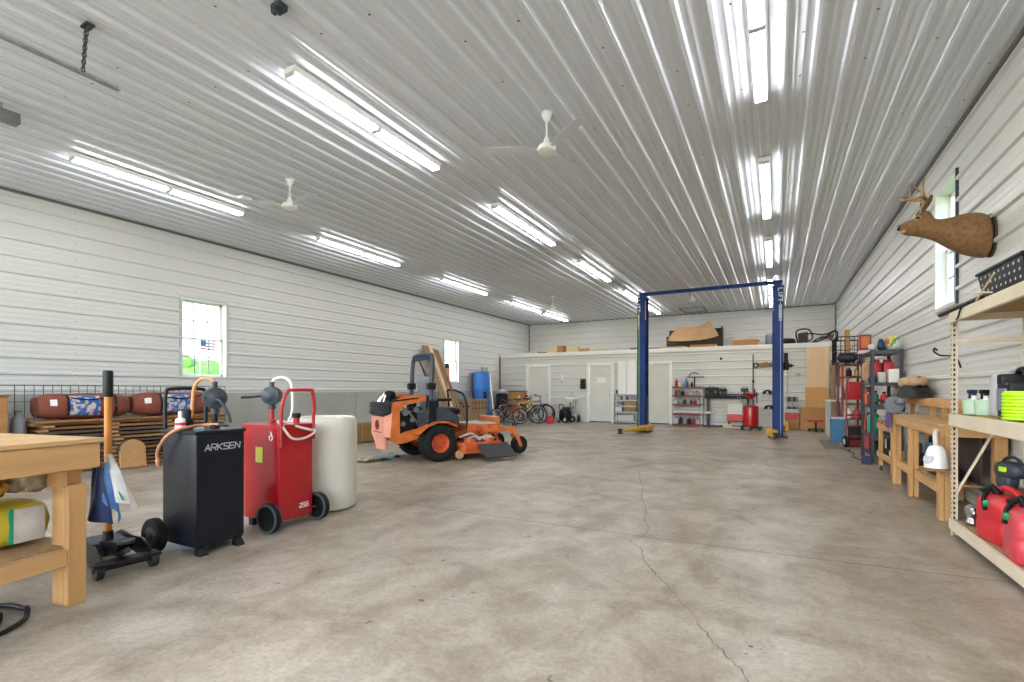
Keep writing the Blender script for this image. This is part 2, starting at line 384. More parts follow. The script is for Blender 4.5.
struct(b.build('wainscot_seams', 'trimdark', wl, smooth=False))
rw = MB(); ribbed(rw, lambda u, v, h: (XR-h, u, v), [YF, YB], profile(.0, H, RIB, 1.08), [W3])
for yy in (1.9, 3.1, 4.4, 5.6, 6.85, 8.3, 9.6, 10.9, 12.2, 13.5, 15., 16.6, 18.5):
    z = 1.20
    while z < H: dot(rw, T(XR-.001, yy, z) @ RY(-PI/2), r=.007); z += RIB
struct(rw.build('wall_right', ['steel_white', 'screw']))
bw = MB(); ribbed(bw, lambda u, v, h: (u, YB-h, v), [XL, XR], profile(2.5, H, RIB, 2.62)); struct(bw.build('wall_back', 'steel_white'))
D1 = (-8.52, -7.58); D2 = (-6.04, -5.12); D3 = (-4.04, -3.12); DH = 2.06
pw = MB(); ribbed(pw, lambda u, v, h: (u, YP-h, v), [XL, XR], profile(0, 2.5, RIB, .135), [(a, c, 0, DH) for a, c in (D1, D2, D3)]); struct(pw.build('wall_partition', 'steel_white'))
b = MB(); b.box(XL, XR, YP-.03, YB, 2.50, 2.56); struct(b.build('floor_loft', 'conc_wall', smooth=False))
b = MB(); b.box(XL+.02, XR-.02, YP-.05, YP-.03, 2.44, 2.575, .004); struct(b.build('trim_1', 'white'))
b = MB(); b.box(XL, XL+.05, YF, YB, H-.03, H); b.box(XR-.05, XR, YF, YB, H-.03, H); b.box(XL, XR, YB-.05, YB, H-.03, H); struct(b.build('trim_2', 'trimdark', smooth=False))  # J-channel strips coloured dark to draw the shadow gap along the ceiling edges
b = MB(); b.box(XL+.02, XL+.06, YP-.055, YP-.015, 0, 2.5); b.box(XL, XL+.04, YB-.04, YB, 2.57, H); b.box(XR-.04, XR, YB-.04, YB, 2.57, H); struct(b.build('trim_3', 'trimdark', smooth=False))
for i, (a, c) in enumerate((D1, D2, D3)):
    d = bpy.data.objects.new('door_%d' % (i+1), None); COL.objects.link(d); d.location = ((a+c)/2, YP, 0); d['kind'] = 'structure'
    w = (c-a)/2; b = MB()
    for s in (-1, 1): b.box(s*w-.045, s*w+.045, -.045, .03, 0, DH+.045, .006)
    b.box(-w-.045, w+.045, -.046, .03, DH-.045+.045, DH+.09, .006); struct(b.build('door_casing', 'white', d))
    b = MB(); b.box(-w+.045, w-.045, .03, .07, .035, DH, .003); struct(b.build('door_slab', 'doorpaint', d))
    b = MB(); b.box(-w+.045, w-.045, .0, .09, .001, .03); struct(b.build('threshold', 'black', d))
    b = MB(); b.lathe([(.012, 0), (.012, .03), (.028, .04), (.03, .06), (.018, .075)], 14, T(w-.11, .03, .98) @ RX(PI/2)); struct(b.build('door_knob', 'chrome', d))
# windows
def window(n, hole, X, s):
    y0, y1, z0, z1 = hole; w = bpy.data.objects.new('window_%d' % n, None); COL.objects.link(w); w.location = (X, (y0+y1)/2, z0); w['kind'] = 'structure'
    hw = (y1-y0)/2; hh = z1-z0; d = .17
    def bx(b, xa, xb, *r_): b.box(min(s*xa, s*xb), max(s*xa, s*xb), *r_)     # x measured outward from the wall face
    b = MB()
    bx(b, -.022, d, -hw, -hw+.02, 0, hh); bx(b, -.022, d, hw-.02, hw, 0, hh); bx(b, -.022, d, -hw, hw, 0, .02); bx(b, -.022, d, -hw, hw, hh-.02, hh); struct(b.build('window_frame', 'white', w, smooth=False))
    b = MB()
    bx(b, -.026, -.0, -hw-.03, -hw, -.03, hh+.03); bx(b, -.026, 0, hw, hw+.03, -.03, hh+.03); bx(b, -.026, 0, -hw, hw, -.03, 0); bx(b, -.026, 0, -hw, hw, hh, hh+.03); b.m = [1 if n == 3 and i < 6 else 0 for i in range(len(b.f))]; struct(b.build('window_trim', ['lightgrey' if n < 3 else 'steel_white', 'slate'], w, smooth=False))  # right window: near strip coloured dark, standing for its shaded side
    for k, (za, zb, off) in enumerate(((.02, hh/2+.015, .08), (hh/2-.015, hh-.02, .115))):
        b = MB(); f = .045; a0, a1 = -hw+.02, hw-.02
        bx(b, off, off+.035, a0, a0+f, za, zb); bx(b, off, off+.035, a1-f, a1, za, zb); bx(b, off, off+.035, a0, a1, za, za+f*.8); bx(b, off, off+.035, a0, a1, zb-f*.8, zb)
        sash = struct(b.build('window_sash', 'white', w, smooth=False))
        b = MB()
        for q in (1/3, 2/3): bx(b, off+.012, off+.022, a0+(a1-a0)*q-.008, a0+(a1-a0)*q+.008, za, zb)
        bx(b, off+.012, off+.022, a0, a1, (za+zb)/2-.008, (za+zb)/2+.008); struct(b.build('muntins', 'grey', sash, smooth=False))
        b = MB(); bx(b, off+.015, off+.019, a0+f, a1-f, za+f*.8, zb-f*.8); struct(b.build('window_pane', 'glass', sash, smooth=False))
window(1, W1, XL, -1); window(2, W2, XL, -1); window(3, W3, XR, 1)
b = MB()
xa, xb, ya, yb = -3.05, -2.2, 18.15, 19.3
for r_ in ((xa, xb, ya, ya+.05), (xa, xb, yb-.05, yb), (xa, xa+.05, ya, yb), (xb-.05, xb, ya, yb)): b.box(*r_, H-.035, H-.018)
struct(b.build('trim_4', 'trimdark', smooth=False))
# outdoors
b = MB(); b.add([(-120, -80, -.06), (60, -80, -.06), (60, 100, -.06), (-120, 100, -.06)], [(0, 1, 2, 3)]); struct(b.build('ground_outside', 'grass', smooth=False))
b = MB(); b.box(XL-1, XR+1, YF-14, YF, -.05, -.004); struct(b.build('floor_apron', 'gravel', smooth=False))
def tree(x, y, h, r, lab, seed):
    t = thing('leafy_tree', lab, 'tree', (x, y, -.06)); rnd = random.Random(seed)
    b = MB(); b.tube([(0, 0, 0), (.1, 0, h*.3), (0, .1, h*.6)], [.16, .12, .06], 8); b.build('trunk', 'roughdark', t)
    b = MB()
    for k in range(9):
        a = rnd.uniform(0, 2*PI); q = rnd.uniform(.1, .6)*r
        b.sell((q*math.cos(a), q*math.sin(a), h*rnd.uniform(.4, .8)), (r*.6, r*.6, h*.24), nz=.5, nf=2.2/r, nu=18, nv=12, seed=seed+k*3.1)
    b.build('foliage', 'leaf', t)
tree(-27.5, 14.6, 3.0, 1.8, 'rounded green tree seen through the left of the near window', 1)
tree(-27.5, 18.4, 2.6, 1.4, 'smaller green tree seen through the near window beneath the flag', 2)
fo = thing('flag_pole', 'red and white striped flag with a blue corner flying outside the near window', 'flag', (-19.6, 10.95, -.06))
b = MB(); b.cyl((0, 0, 0), (0, 0, 3.25), .018); b.build('pole', 'white', fo)
b = MB()
FD = Vector((.10, 1, 0)).normalized()
for i in range(7):
    for k in range(8):
        def P(q, j): return FD*q*.58+Vector((.03*math.sin(q*9), 0, 3.2-.40*j/7-.03*q))
        q0, q1 = k/8, (k+1)/8
        b.add([P(q0, i), P(q1, i), P(q1, i+1), P(q0, i+1)], [(0, 1, 2, 3)], None, 2 if (i < 4 and k < 3) else (i % 2))
b.build('flag_cloth', ['flagred', 'white', 'flagblue'], fo)
# ------------------------------------------------------------------ ceiling things
def make_light(y0, y1, x, lab):
    t = thing('ceiling_strip_light', lab, 'light', (x, (y0+y1)/2, H-.022), 0, 'fluorescent strip lights on the ceiling'); L_ = y1-y0
    b = MB(); b.prism([(-.075, 0), (.075, 0), (.055, -.05), (-.055, -.05)], L_, T(0, L_/2, 0) @ RX(PI/2)); b.build('housing', 'whitegloss', t, smooth=False)
    for k in (-1, 0, 1):
        b = MB(); yk = k*(L_/2-.012); 
        b.box(-.058, .058, yk-(.03 if k == 0 else .012), yk+(.03 if k == 0 else .012), -.085, -.049, .004)
        b.build('lamp_holder', 'lightgrey', t)
    for sx in (-.033, .033):
        for s in (-1, 1):
            b = MB(); b.cyl((sx, s*.035, -.070), (sx, s*(L_/2-.028), -.070), .0155, 8); b.build('tube_lamp', 'tube', t)
    return t
rows = {'left': (-7.55, [(2.70, 4.88), (6.35, 8.58), (10.2, 12.4), (13.95, 16.15), (16.5, 18.75)]), 'middle': (-3.82, [(2.90, 5.06), (6.52, 8.78), (10.2, 12.4), (13.8, 16.0), (16.35, 18.6)]), 'right': (-.13, [(3.15, 5.36), (6.82, 9.06), (10.4, 12.65), (14.1, 16.3), (16.6, 18.8)])}
cnt = {'left': 'strip light in the row nearest the left wall, {} from the front', 'middle': 'strip light in the middle row, {} from the front', 'right': 'strip light in the row on the right, {} from the front'}
for rn, (x, L_) in rows.items():
    for i, (a, c) in enumerate(L_): make_light(a, c, x, 'white twin-tube '+cnt[rn].format(NUM[i]))
for x, w_ in ((-7.55, 'left wall row'), (-3.82, 'middle row'), (-.13, 'right row')): make_light(-1.0, 1.2, x, 'white twin-tube strip light overhead beside the viewer, in the '+w_)
def make_fan():
    t = thing('ceiling_fan', 'white ceiling fan hanging in the middle of the near ceiling', 'fan', (0, 0, 0), 0, 'white ceiling fans')
    b = MB(); b.lathe([(.055, 0), (.062, -.01), (.05, -.04), (.03, -.08), (.024, -.10)], 18); b.build('canopy', 'white', t)
    b = MB(); b.cyl((0, 0, -.09), (0, 0, -.32), .011); b.build('downrod', 'white', t)
    b = MB(); b.lathe([(.018, -.26), (.03, -.29), (.04, -.335), (.045, -.345), (.09, -.36), (.10, -.385), (.095, -.41), (.06, -.425), (.02, -.43)], 22); b.build('motor', 'white', t)
    for k in range(3):
        M = RZ(R(205+120*k)); b = MB()
        b.box(.08, .17, -.014, .014, -.392, -.386, M=M)
        b.loft([[(x, -w, -.388-.10*w), (x, w, -.388+.10*w), (x, w, -.384+.10*w), (x, -w, -.384-.10*w)] for x, w in ((.15, .04), (.25, .055), (.62, .06), (.66, .05))], M=M)
        b.build('blade', 'ceil', t)
    return t
fan = make_fan(); fan.location = (-2.11, 4.68, H-.002)
dup(fan, (-5.87, 4.47, H-.002), .4, 'white ceiling fan hanging nearer the left wall, above the fuel caddies')
dup(fan, (-6.07, 13.9, H-.002), 1.1, 'white ceiling fan far back above the bicycles')
dup(fan, (-2.07, 14.5, H-.002), .8, 'white ceiling fan far back above the blue car lift')
b = MB(); b.box(-.08, .08, -.08, .08, -.05, 0, .008); o = one(b, 'junction_box', 'white', 'small white square box on the ceiling beside the left row of lights', 'ceiling box', loc=(-7.0, 4.55, H-.021))
b = MB(); b.box(-.05, .05, -.04, .04, -.05, 0, .006); b.box(-.02, .03, -.06, -.02, -.1, -.04, .006)
one(b, 'ceiling_bracket', 'castiron', 'dark metal bracket on the ceiling at the top edge of the view', 'bracket', loc=(-3.27, 2.40, H-.021))
t = thing('hanging_angle_bar', 'slotted steel bar hanging from a chain under the near left ceiling', 'bar', (-4.83, 1.8, H-.02))
b = MB(); b.box(-.025, .025, -1.8, .25, -.385, -.38); b.box(-.025, -.020, -1.8, .25, -.385, -.345); b.build('bar', 'galv', t, smooth=False)
for dx in (-.0, .03):
    b = MB(); z = -.01; k = 0
    while z > -.35:
        b.torus((0, 0, 0), .016, .0042, 10, 5, M=T(dx*(1+z*2), .02-.05*-z, z-.018) @ (RZ(PI/2) if k % 2 else I4) @ SC(.7, 1, 1.25)); z -= .029; k += 1
    b.build('chain', 'castiron', t)
b = MB(); b.box(-.02, .09, -.01, .05, -.012, 0); b.cyl((.06, .02, -.01), (.02, .02, -.03), .007, 6); b.build('hook_plate', 'castiron', t)
t = thing('ceiling_rail_motor', 'grey steel motor end on a rail under the ceiling at the left edge', 'opener', (-6.82, 1.9, H-.02))
b = MB(); b.box(-.06, .06, -.08, .12, -.19, -.08, .008); b.build('motor_case', 'steel', t)
b = MB(); b.box(-.04, .04, -2.2, -.02, -.15, -.10); b.build('rail', 'rough', t)
b = MB(); b.box(-.01, .01, -.02, .0, -.1, 0); b.box(-.01, .01, -1.5, -1.48, -.12, 0); b.build('hanger', 'galv', t)
# ------------------------------------------------------------------ left foreground
# workbench at the left edge (origin at the near right corner of its top, turned 12 degrees)
t = thing('wooden_workbench', 'large plywood-topped wooden workbench cut off by the left edge', 'workbench', (-3.35, 1.33, 0), R(11))
b = MB(); b.box(-1.0, .015, -2.2, .015, .885, .91, .003); b.build('benchtop', wood('worn_ply_top', '#c9a877', '#b98f5c', 'y', .5), t)
b = MB(); b.box(-.04, 0, -2.15, 0, .745, .885, .004); b.build('apron', 'pineY', t)
b = MB(); b.box(-.97, -.04, -.04, -.002, .745, .885, .004); b.build('apron', 'pineX', t)
b = MB(); b.box(-.97, -.04, -2.15, -2.11, .745, .885, .004); b.build('apron', 'pineX', t)
for (x, y) in ((-.175, -.13), (-.96, -.13), (-.175, -2.12), (-.96, -2.12)):
    b = MB(); b.box(x, x+.09, y, y+.09, 0, .745, .004); b.box(x+.09, x+.13, y+.0, y+.09, 0, .66, .004); b.box(x+.012, x+.128, y-.03, y, .655, .744, .003); b.build('leg', 'pineZ', t)
b = MB(); b.box(-.085, -.048, -2.1, -.13, .225, .315, .004); b.build('shelf_rail', 'pineY', t)
b = MB(); b.box(-.93, -.09, -2.1, -.05, .315, .332, .002); b.build('lower_shelf', 'particle', t)
def onbench(x, y, z): return tuple(t_bench @ Vector((x, y, z)))
t_bench = T(-3.35, 1.33, 0) @ RZ(R(11))
def pillow_bag(b, c, a, nz, seed, M=None, mi=0, e=.45): b.sell(c, a, e, e, 22, 14, nz, 3.0/max(a), M, mi, seed)
p = onbench(-.40, -.295, .3345)
t = thing('kibble_bag', 'yellow and white pet food bag standing on the lower shelf of the left workbench', 'bag', p, R(11))
b = MB(); pillow_bag(b, (0, 0, .125), (.155, .225, .113), .1, 2.); b.build('bag_body', 'bagyellow', t)
b = MB(); b.add([(.1605, y, z) for y, z in ((.03, .03), (.17, .03), (.17, .21), (.03, .21))]+[(.148, y, z) for y, z in ((.03, .03), (.17, .03), (.17, .21), (.03, .21))], [(0, 1, 2, 3), (4, 7, 6, 5), (0, 4, 5, 1), (1, 5, 6, 2), (2, 6, 7, 3), (3, 7, 4, 0)]); b.build('white_panel', 'bagwhite', t)
b = MB(); b.box(.150, .1625, .015, .032, .03, .215); b.build('teal_stripe', 'teal', t)
b = MB(); b.box(.150, .162, -.10, -.05, .045, .10); b.build('nutrition_label', 'grey', t)
p = onbench(-.40, -.25, .334+.262)
b = MB(); pillow_bag(b, (0, -.13, .085), (.15, .125, .07), .2, 5., None, 0); one(b, 'kibble_bag', 'mottleY', 'crumpled printed pet food bag slumped on top of the yellow bag under the workbench', 'bag', loc=p, rz=R(11))
b = MB(); pillow_bag(b, (0, .105, .085), (.14, .08, .07), .2, 9.); one(b, 'kibble_bag', 'mottle', 'clear speckled bag of feed slumped beside the bench leg above the yellow bag', 'bag', loc=p, rz=R(11))
# bag hanging at the bench end
t = thing('hanging_bag', 'blue and white empty bag hanging off the end of the left workbench', 'bag', (-3.47, 1.335, -.06), R(11))
def sheet(b, grid, th=.003, mi=0):
    nr = len(grid); nc = len(grid[0]); f = [Vector(p) for r_ in grid for p in r_]
    b.add(f+[p+Vector((.0, th, 0)) for p in f], [q for i in range(nr-1) for j in range(nc-1) for q in ((i*nc+j, i*nc+j+1, (i+1)*nc+j+1, (i+1)*nc+j), (nr*nc+i*nc+j, nr*nc+(i+1)*nc+j, nr*nc+(i+1)*nc+j+1, nr*nc+i*nc+j+1))], None, mi)
def hangsheet(y0, zt, zb, xa, xb, xc, xd, amp, ph): # xa..xb at the top, xc..xd at the bottom
    return [[(xa+(xb-xa)*v+((xc-xa)+((xd-xc)-(xb-xa))*v)*u, y0+.02+amp*math.sin(6*v+ph+2*u)*(.3+u), zt+(zb[0]*(1-v)+zb[1]*v-zt)*u) for v in [k/10 for k in range(11)]] for u in [k/10 for k in range(11)]]
b = MB(); sheet(b, hangsheet(.0, .80, (.50, .46), -.02, .05, -.10, .10, .022, 0)); b.build('dark_blue_side', 'navy', t)
b = MB(); sheet(b, hangsheet(.03, .815, (.66, .46), .00, .055, .05, .115, .03, 1)); b.build('light_blue_side', 'bagblue', t)
b = MB(); sheet(b, hangsheet(.055, .86, (.60, .545), -.01, .04, .13, .24, .03, 2)); b.build('white_side', 'bagwhite', t)
b = MB(); sheet(b, [[(.10, .055, .68), (.12, .06, .665)], [(.11, .055, .60), (.17, .06, .60)]]); b.build('green_patch', 'green', t)
# hose coil on the floor
b = MB()
pts = [(-.02+ (.30-.004*k)*math.cos(k*.25), (.26-.004*k)*math.sin(k*.25), .012+.02*((k*7) % 5 == 0)) for k in range(0, 56)]
b.tube(spline(pts, 3), .012, 8); one(b, 'rubber_hose', 'black', 'coil of black rubber hose on the floor at the left edge under the workbench', 'hose', loc=(-3.53, .83, .001))
# ---------------------------------------------------------------- floor jack
t = thing('floor_jack', 'black floor jack with a tall orange wooden handle beside the left workbench', 'jack', (-3.68, 1.60, 0), R(-6))
for s in (-1, 1):
    b = MB(); b.prism([(-.62, .05), (-.62, .13), (-.5, .17), (-.3, .16), (-.12, .175), (.0, .13), (.05, .07), (.0, .04), (-.3, .06)], .012, T(0, s*.13+.006, 0) @ RX(PI/2)); b.build('side_plate', 'blackmetal', t)
    b = MB(); b.lathe([(.018, -.02), (.052, -.02), (.055, -.012), (.055, .012), (.052, .02), (.018, .02)], 18, T(.0, s*.145, .056) @ RX(PI/2)); b.lathe([(.013, -.03), (.013, .03)], 8, T(.0, s*.145, .056) @ RX(PI/2)); b.build('front_wheel', 'darkgrey', t)
    b = MB(); b.lathe([(.012, -.016), (.043, -.016), (.045, .016), (.012, .016)], 16, T(-.58, s*.16, .046) @ RX(PI/2)); b.build('rear_caster', 'black', t)
b = MB(); b.box(-.05, .05, -.18, .18, .075, .10, .006); b.box(-.02, .02, -.15, .15, .05, .08); b.build('front_axle', 'blackmetal', t)
b = MB(); b.box(-.56, -.30, -.11, .11, .05, .15, .01); b.cyl((-.3, 0, .10), (-.1, 0, .12), .035); b.cyl((-.1, 0, .12), (.02, 0, .15), .018); b.build('hydraulic_unit', 'castiron', t)
b = MB(); b.prism([(-.4, .1), (-.38, .15), (-.05, .2), (.0, .18), (-.04, .14)], .09, T(0, .045, 0) @ RX(PI/2)); b.build('lift_arm', 'blackmetal', t)
b = MB(); b.lathe([(.03, .185), (.05, .19), (.052, .21), (.04, .205)], 14, T(-.02, 0, 0)); b.build('saddle', 'castiron', t)
b = MB(); b.lathe([(.04, .10), (.032, .15), (.028, .22)], 14, T(-.33, 0, 0)); b.build('handle_socket', 'blackmetal', t)
b = MB(); b.tube([(-.33, 0, .16), (-.33, 0, 1.17)], .0215, 14); b.build('handle', 'handlewood', t)
b = MB(); b.lathe([(.0265, 1.13), (.029, 1.14), (.029, 1.30), (.025, 1.31)], 14, T(-.33, 0, 0)); b.build('handle_grip', 'black', t)
# ---------------------------------------------------------------- fuel caddies
def wheel(b, c, r, w, ax='y', mi=0):
    M = T(*c) @ (RX(PI/2) if ax == 'y' else RY(PI/2))
    b.lathe([(r*.5, -w/2*.8), (r*.86, -w/2), (r*.97, -w/2*.7), (r, 0), (r*.97, w/2*.7), (r*.86, w/2), (r*.5, w/2*.8)], 26, M, mi, cap=False)
def hub(b, c, r, w, ax='y', mi=0):
    M = T(*c) @ (RX(PI/2) if ax == 'y' else RY(PI/2))
    b.lathe([(r*.56, -w*.42), (r*.5, -w*.2), (r*.22, -w*.25), (r*.2, -w*.5), (r*.05, -w*.52)], 22, M, mi); b.lathe([(r*.56, w*.42), (r*.5, w*.2), (r*.22, w*.25), (r*.2, w*.5), (r*.05, w*.52)], 22, M, mi)
    for k in range(6): a = k*PI/3; b.tube([M @ Vector((r*.2*math.cos(a), r*.2*math.sin(a), w*.26)), M @ Vector((r*.55*math.cos(a), r*.55*math.sin(a), w*.26))], r*.05, 5, mi=mi)
def rotary_pump(t, x, y, z0, z1, face, stem, crank):
    b = MB(); b.cyl((x, y, z0), (x, y, z1-.07), .021, 14); b.lathe([(.036, z0), (.036, z0+.02), (.022, z0+.03)], 14, T(x, y, 0)); b.build('pump_stem', stem, t)
    b = MB(); M = T(x, y, z1) @ RZ(face) @ RX(PI/2)
    b.lathe([(.03, -.05), (.078, -.045), (.082, -.03), (.082, .03), (.078, .045), (.045, .05), (.03, .06), (.012, .062)], 22, M)
    for k in range(6): b.lathe([(.009, .03), (.009, .052)], 6, M @ T(.068*math.cos(k*PI/3), .068*math.sin(k*PI/3), 0))
    b.cyl((x, y, z1+.06), (x, y, z1+.125), .02, 10); b.cyl((x, y, z1-.12), (x, y, z1-.06), .03, 10); b.build('pump_head', 'castiron', t)
    b = MB(); b.tube(spline(crank, 6), .011, 8); b.build('pump_crank', 'castiron', t)
# black one; local x towards the lift (+X), y away from viewer, origin under the body centre
t = thing('fuel_caddy', 'tall black wheeled fuel caddy with white lettering on its front', 'fuel caddy', (-3.80, 2.155, 0), R(1))
b = MB(); b.box(-.21, .215, -.185, .175, .055, .875, .022); b.box(-.222, .227, -.197, .187, .86, .885, .008); b.box(.213, .218, -.18, .17, .08, .85, .002); b.build('tank_body', 'navyblack', t)
def strokes(t, name, m, M, letters, hgt, w, pitch, shear=.0, th=.0015, sw=.0):
    G = {'A': [[(0, 0), (.5, 1), (1, 0)], [(.3, .32), (.75, .32)]], 'R': [[(0, 0), (0, 1), (.8, 1), (1, .85), (1, .6), (.8, .45), (.1, .45)], [(.5, .45), (1, 0)]],
         'K': [[(0, 0), (0, 1)], [(1, 1), (.15, .5), (1, 0)]], 'S': [[(1, 1), (.1, 1), (0, .85), (.1, .55), (.9, .45), (1, .2), (.9, 0), (0, 0)]],
         'E': [[(1, 1), (0, 1), (0, 0), (1, 0)], [(0, .5), (.85, .5)]], 'N': [[(0, 0), (0, 1), (1, 0), (1, 1)]],
         'L': [[(0, 1), (0, 0), (1, 0)]], 'I': [[(.5, 0), (.5, 1)]], 'F': [[(0, 0), (0, 1), (1, 1)], [(0, .5), (.8, .5)]], 'T': [[(0, 1), (1, 1)], [(.5, 1), (.5, 0)]],
         '2': [[(0, 1), (.9, 1), (1, .75), (0, .15), (0, 0), (1, 0)]], '5': [[(1, 1), (0, 1), (0, .55), (.9, .55), (1, .3), (.9, 0), (0, 0)]], 'G': [[(1, 1), (.1, 1), (0, .85), (0, .15), (.1, 0), (1, 0), (1, .5), (.55, .5)]], 'J': [[(1, 1), (1, .15), (.85, 0), (.1, 0), (0, .3)]]}
    b = MB(); sw = sw or hgt*.16
    for i, ch in enumerate(letters):
        for st in G.get(ch, []):
            q = [Vector((i*pitch+x*w+shear*y*hgt, y*hgt, 0)) for x, y in st]
            for a, c in zip(q, q[1:]):
                d = (c-a).normalized()*sw*.5; n = Vector((-d.y, d.x, 0))
                a2, c2 = a-d*.6, c+d*.6; P4 = [a2-n, c2-n, c2+n, a2+n]
                b.add([tuple(p) for p in P4]+[(p.x, p.y, th) for p in P4], [(0, 3, 2, 1), (4, 5, 6, 7), (0, 1, 5, 4), (1, 2, 6, 5), (2, 3, 7, 6), (3, 0, 4, 7)], M)
    return b.build(name, m, t, smooth=False)
YZ = Matrix(((0, 0, 1, 0), (1, 0, 0, 0), (0, 1, 0, 0), (0, 0, 0, 1)))      # text plane: right = +y, up = +z, facing +x
strokes(t, 'brand_lettering', 'lightgrey', T(.2182, -.125, .742) @ YZ, 'ARKSEN', .043, .036, .0445, .12, sw=.0062)
b = MB(); b.tube(spline([(-.222, -.155, .62), (-.225, -.155, 1.0), (-.225, -.15, 1.15), (-.225, -.11, 1.185), (-.225, .10, 1.185), (-.225, .14, 1.15), (-.225, .145, 1.0), (-.222, .145, .62)], 7), .0135, 10); b.build('handle', 'blackmetal', t)
for y in (-.255, .245):
    b = MB(); wheel(b, (-.17, y, .125), .125, .07); w_ = b.build('wheel', 'rubber', t); b = MB(); hub(b, (-.17, y, .125), .12, .07); b.build('wheel_hub', 'darkgrey', w_)
b = MB(); b.cyl((-.17, -.27, .125), (-.17, .27, .125), .009); b.build('axle', 'steel', t)
for y in (-.14, .135):
    b = MB(); b.prism([(0, 0), (.07, 0), (.02, .06), (0, .06)], .06, T(.17, y+.03, .001) @ RX(PI/2)); b.build('foot', 'black', t)
rotary_pump(t, .03, .06, .886, 1.115, R(68), 'black', [(.08, .04, 1.10), (.12, .05, 1.09), (.155, .085, 1.0), (.16, .10, .93)])
b = MB(); b.tube(spline([(.03, .06, 1.22), (.01, .05, 1.255), (-.05, .01, 1.26), (-.09, -.02, 1.20), (-.10, -.03, 1.08), (-.10, -.04, .97), (-.12, -.07, .90)], 7), .0125, 10); b.build('outlet_hose', 'orangehose', t)
b = MB(); b.tube(spline([(.06, .07, .915), (-.02, -.02, .91), (.02, -.15, .90), (.02, -.22, .885), (-.04, -.245, .84), (-.12, -.25, .76), (-.15, -.245, .70), (-.15, -.24, .655)], 7), .0125, 10); b.lathe([(.012, 0), (.017, .015), (.017, .045), (.012, .06)], 10, T(-.15, -.24, .62)); b.build('supply_hose', 'peachhose', t)
b = MB(); b.lathe([(.04, .886), (.042, .9), (.042, 1.02), (.036, 1.03)], 18, T(-.13, -.05, 0)); b.build('filler_cap', 'black', t)
b = MB(); b.lathe([(.035, 0), (.036, .05), (.03, .075), (.014, .085), (.014, .13), (.004, .135)], 14); b.lathe([(.0365, .028), (.0365, .05)], 14, None, 1)
one(b, 'spray_bottle', ['whitegloss', 'redpl'], 'small white bottle with a red band standing on top of the black fuel caddy', 'bottle', loc=(-3.885, 2.03, .887))
# red one
t = thing('fuel_caddy', 'red wheeled fuel caddy with a white hose and red loop handle', 'fuel caddy', (-3.86, 2.83, 0), R(2))
def rrect(x0, x1, y0, y1, r0, r1, z, n=6):
    out = []
    for cx, cy, r_, a0 in ((x1-r1, y0+r1, r1, -PI/2), (x1-r1, y1-r1, r1, 0), (x0+r0, y1-r0, r0, PI/2), (x0+r0, y0+r0, r0, PI)):
        for k in range(n+1): a = a0+k*PI/2/n; out.append((cx+r_*math.cos(a), cy+r_*math.sin(a), z))
    return out
b = MB(); b.loft([rrect(-.325, .215, -.175, .175, .15, .02, .075), rrect(-.33, .22, -.18, .18, .155, .02, .085), rrect(-.33, .22, -.18, .18, .155, .02, .86), rrect(-.34, .23, -.19, .19, .16, .025, .862), rrect(-.34, .23, -.19, .19, .16, .025, .88), rrect(-.32, .21, -.17, .17, .15, .02, .884)]); b.build('tank_body', 'red', t)
b = MB(); b.tube(spline([(.235, -.165, .70), (.235, -.165, .92), (.25, -.16, 1.08), (.262, -.12, 1.165), (.265, -.08, 1.175), (.265, .10, 1.175), (.262, .135, 1.16), (.25, .165, 1.02), (.235, .168, .92), (.235, .168, .74)], 6), .0145, 10); b.build('handle', 'red', t)
for y in (-.25, .25):
    b = MB(); wheel(b, (.20, y, .125), .125, .055); w_ = b.build('wheel', 'rubber', t); b = MB(); hub(b, (.20, y, .125), .12, .055); b.build('wheel_hub', 'black', w_)
    b = MB(); b.lathe([(.1, -.029), (.118, -.03), (.118, .03), (.1, .029)], 26, T(.20, y, .125) @ RX(PI/2), cap=False); b.build('wheel_ring', 'wheelgrey', w_)
b = MB(); b.cyl((.20, -.26, .125), (.20, .26, .125), .009); b.build('axle', 'steel', t)
for y in (-.12, .12):
    b = MB(); b.box(-.2, -.14, y-.03, y+.03, .001, .08, .006); b.build('foot', 'black', t)
rotary_pump(t, -.13, .03, .886, 1.125, R(30), 'red', [(-.16, -.02, 1.125), (-.20, -.10, 1.115), (-.22, -.15, 1.112), (-.24, -.19, 1.11)])
b = MB(); b.tube(spline([(-.13, .03, 1.23), (-.11, .04, 1.27), (-.03, .06, 1.29), (.05, .08, 1.24), (.07, .085, 1.1), (.065, .08, .96), (.05, .06, .905)], 7), .0125, 10); b.build('white_hose', 'whitehose', t)
b = MB(); b.tube(spline([(.05, -.05, .905), (.15, -.12, .905), (.245, -.15, .86), (.262, -.09, .775), (.262, .0, .755), (.262, .09, .77), (.262, .155, .80), (.245, .16, .83)], 7), .0105, 8); b.tube(spline([(.14, -.1, .92), (.22, -.02, .87), (.255, .1, .83), (.25, .16, .82)], 6), .0115, 8); b.build('clear_hose', 'clearhose', t)
b = MB(); b.cyl((.10, .10, .884), (.10, .10, .93), .028); b.build('filler_neck', 'red', t)
b = MB(); b.lathe([(.034, .93), (.036, .935), (.036, .965), (.032, .97)], 16, T(.10, .10, 0)); b.build('filler_cap', 'black', t)
b = MB(); b.box(-.06, .03, -.1825, -.1795, .56, .69); b.build('warning_sticker', 'stickeryellow', t, smooth=False)
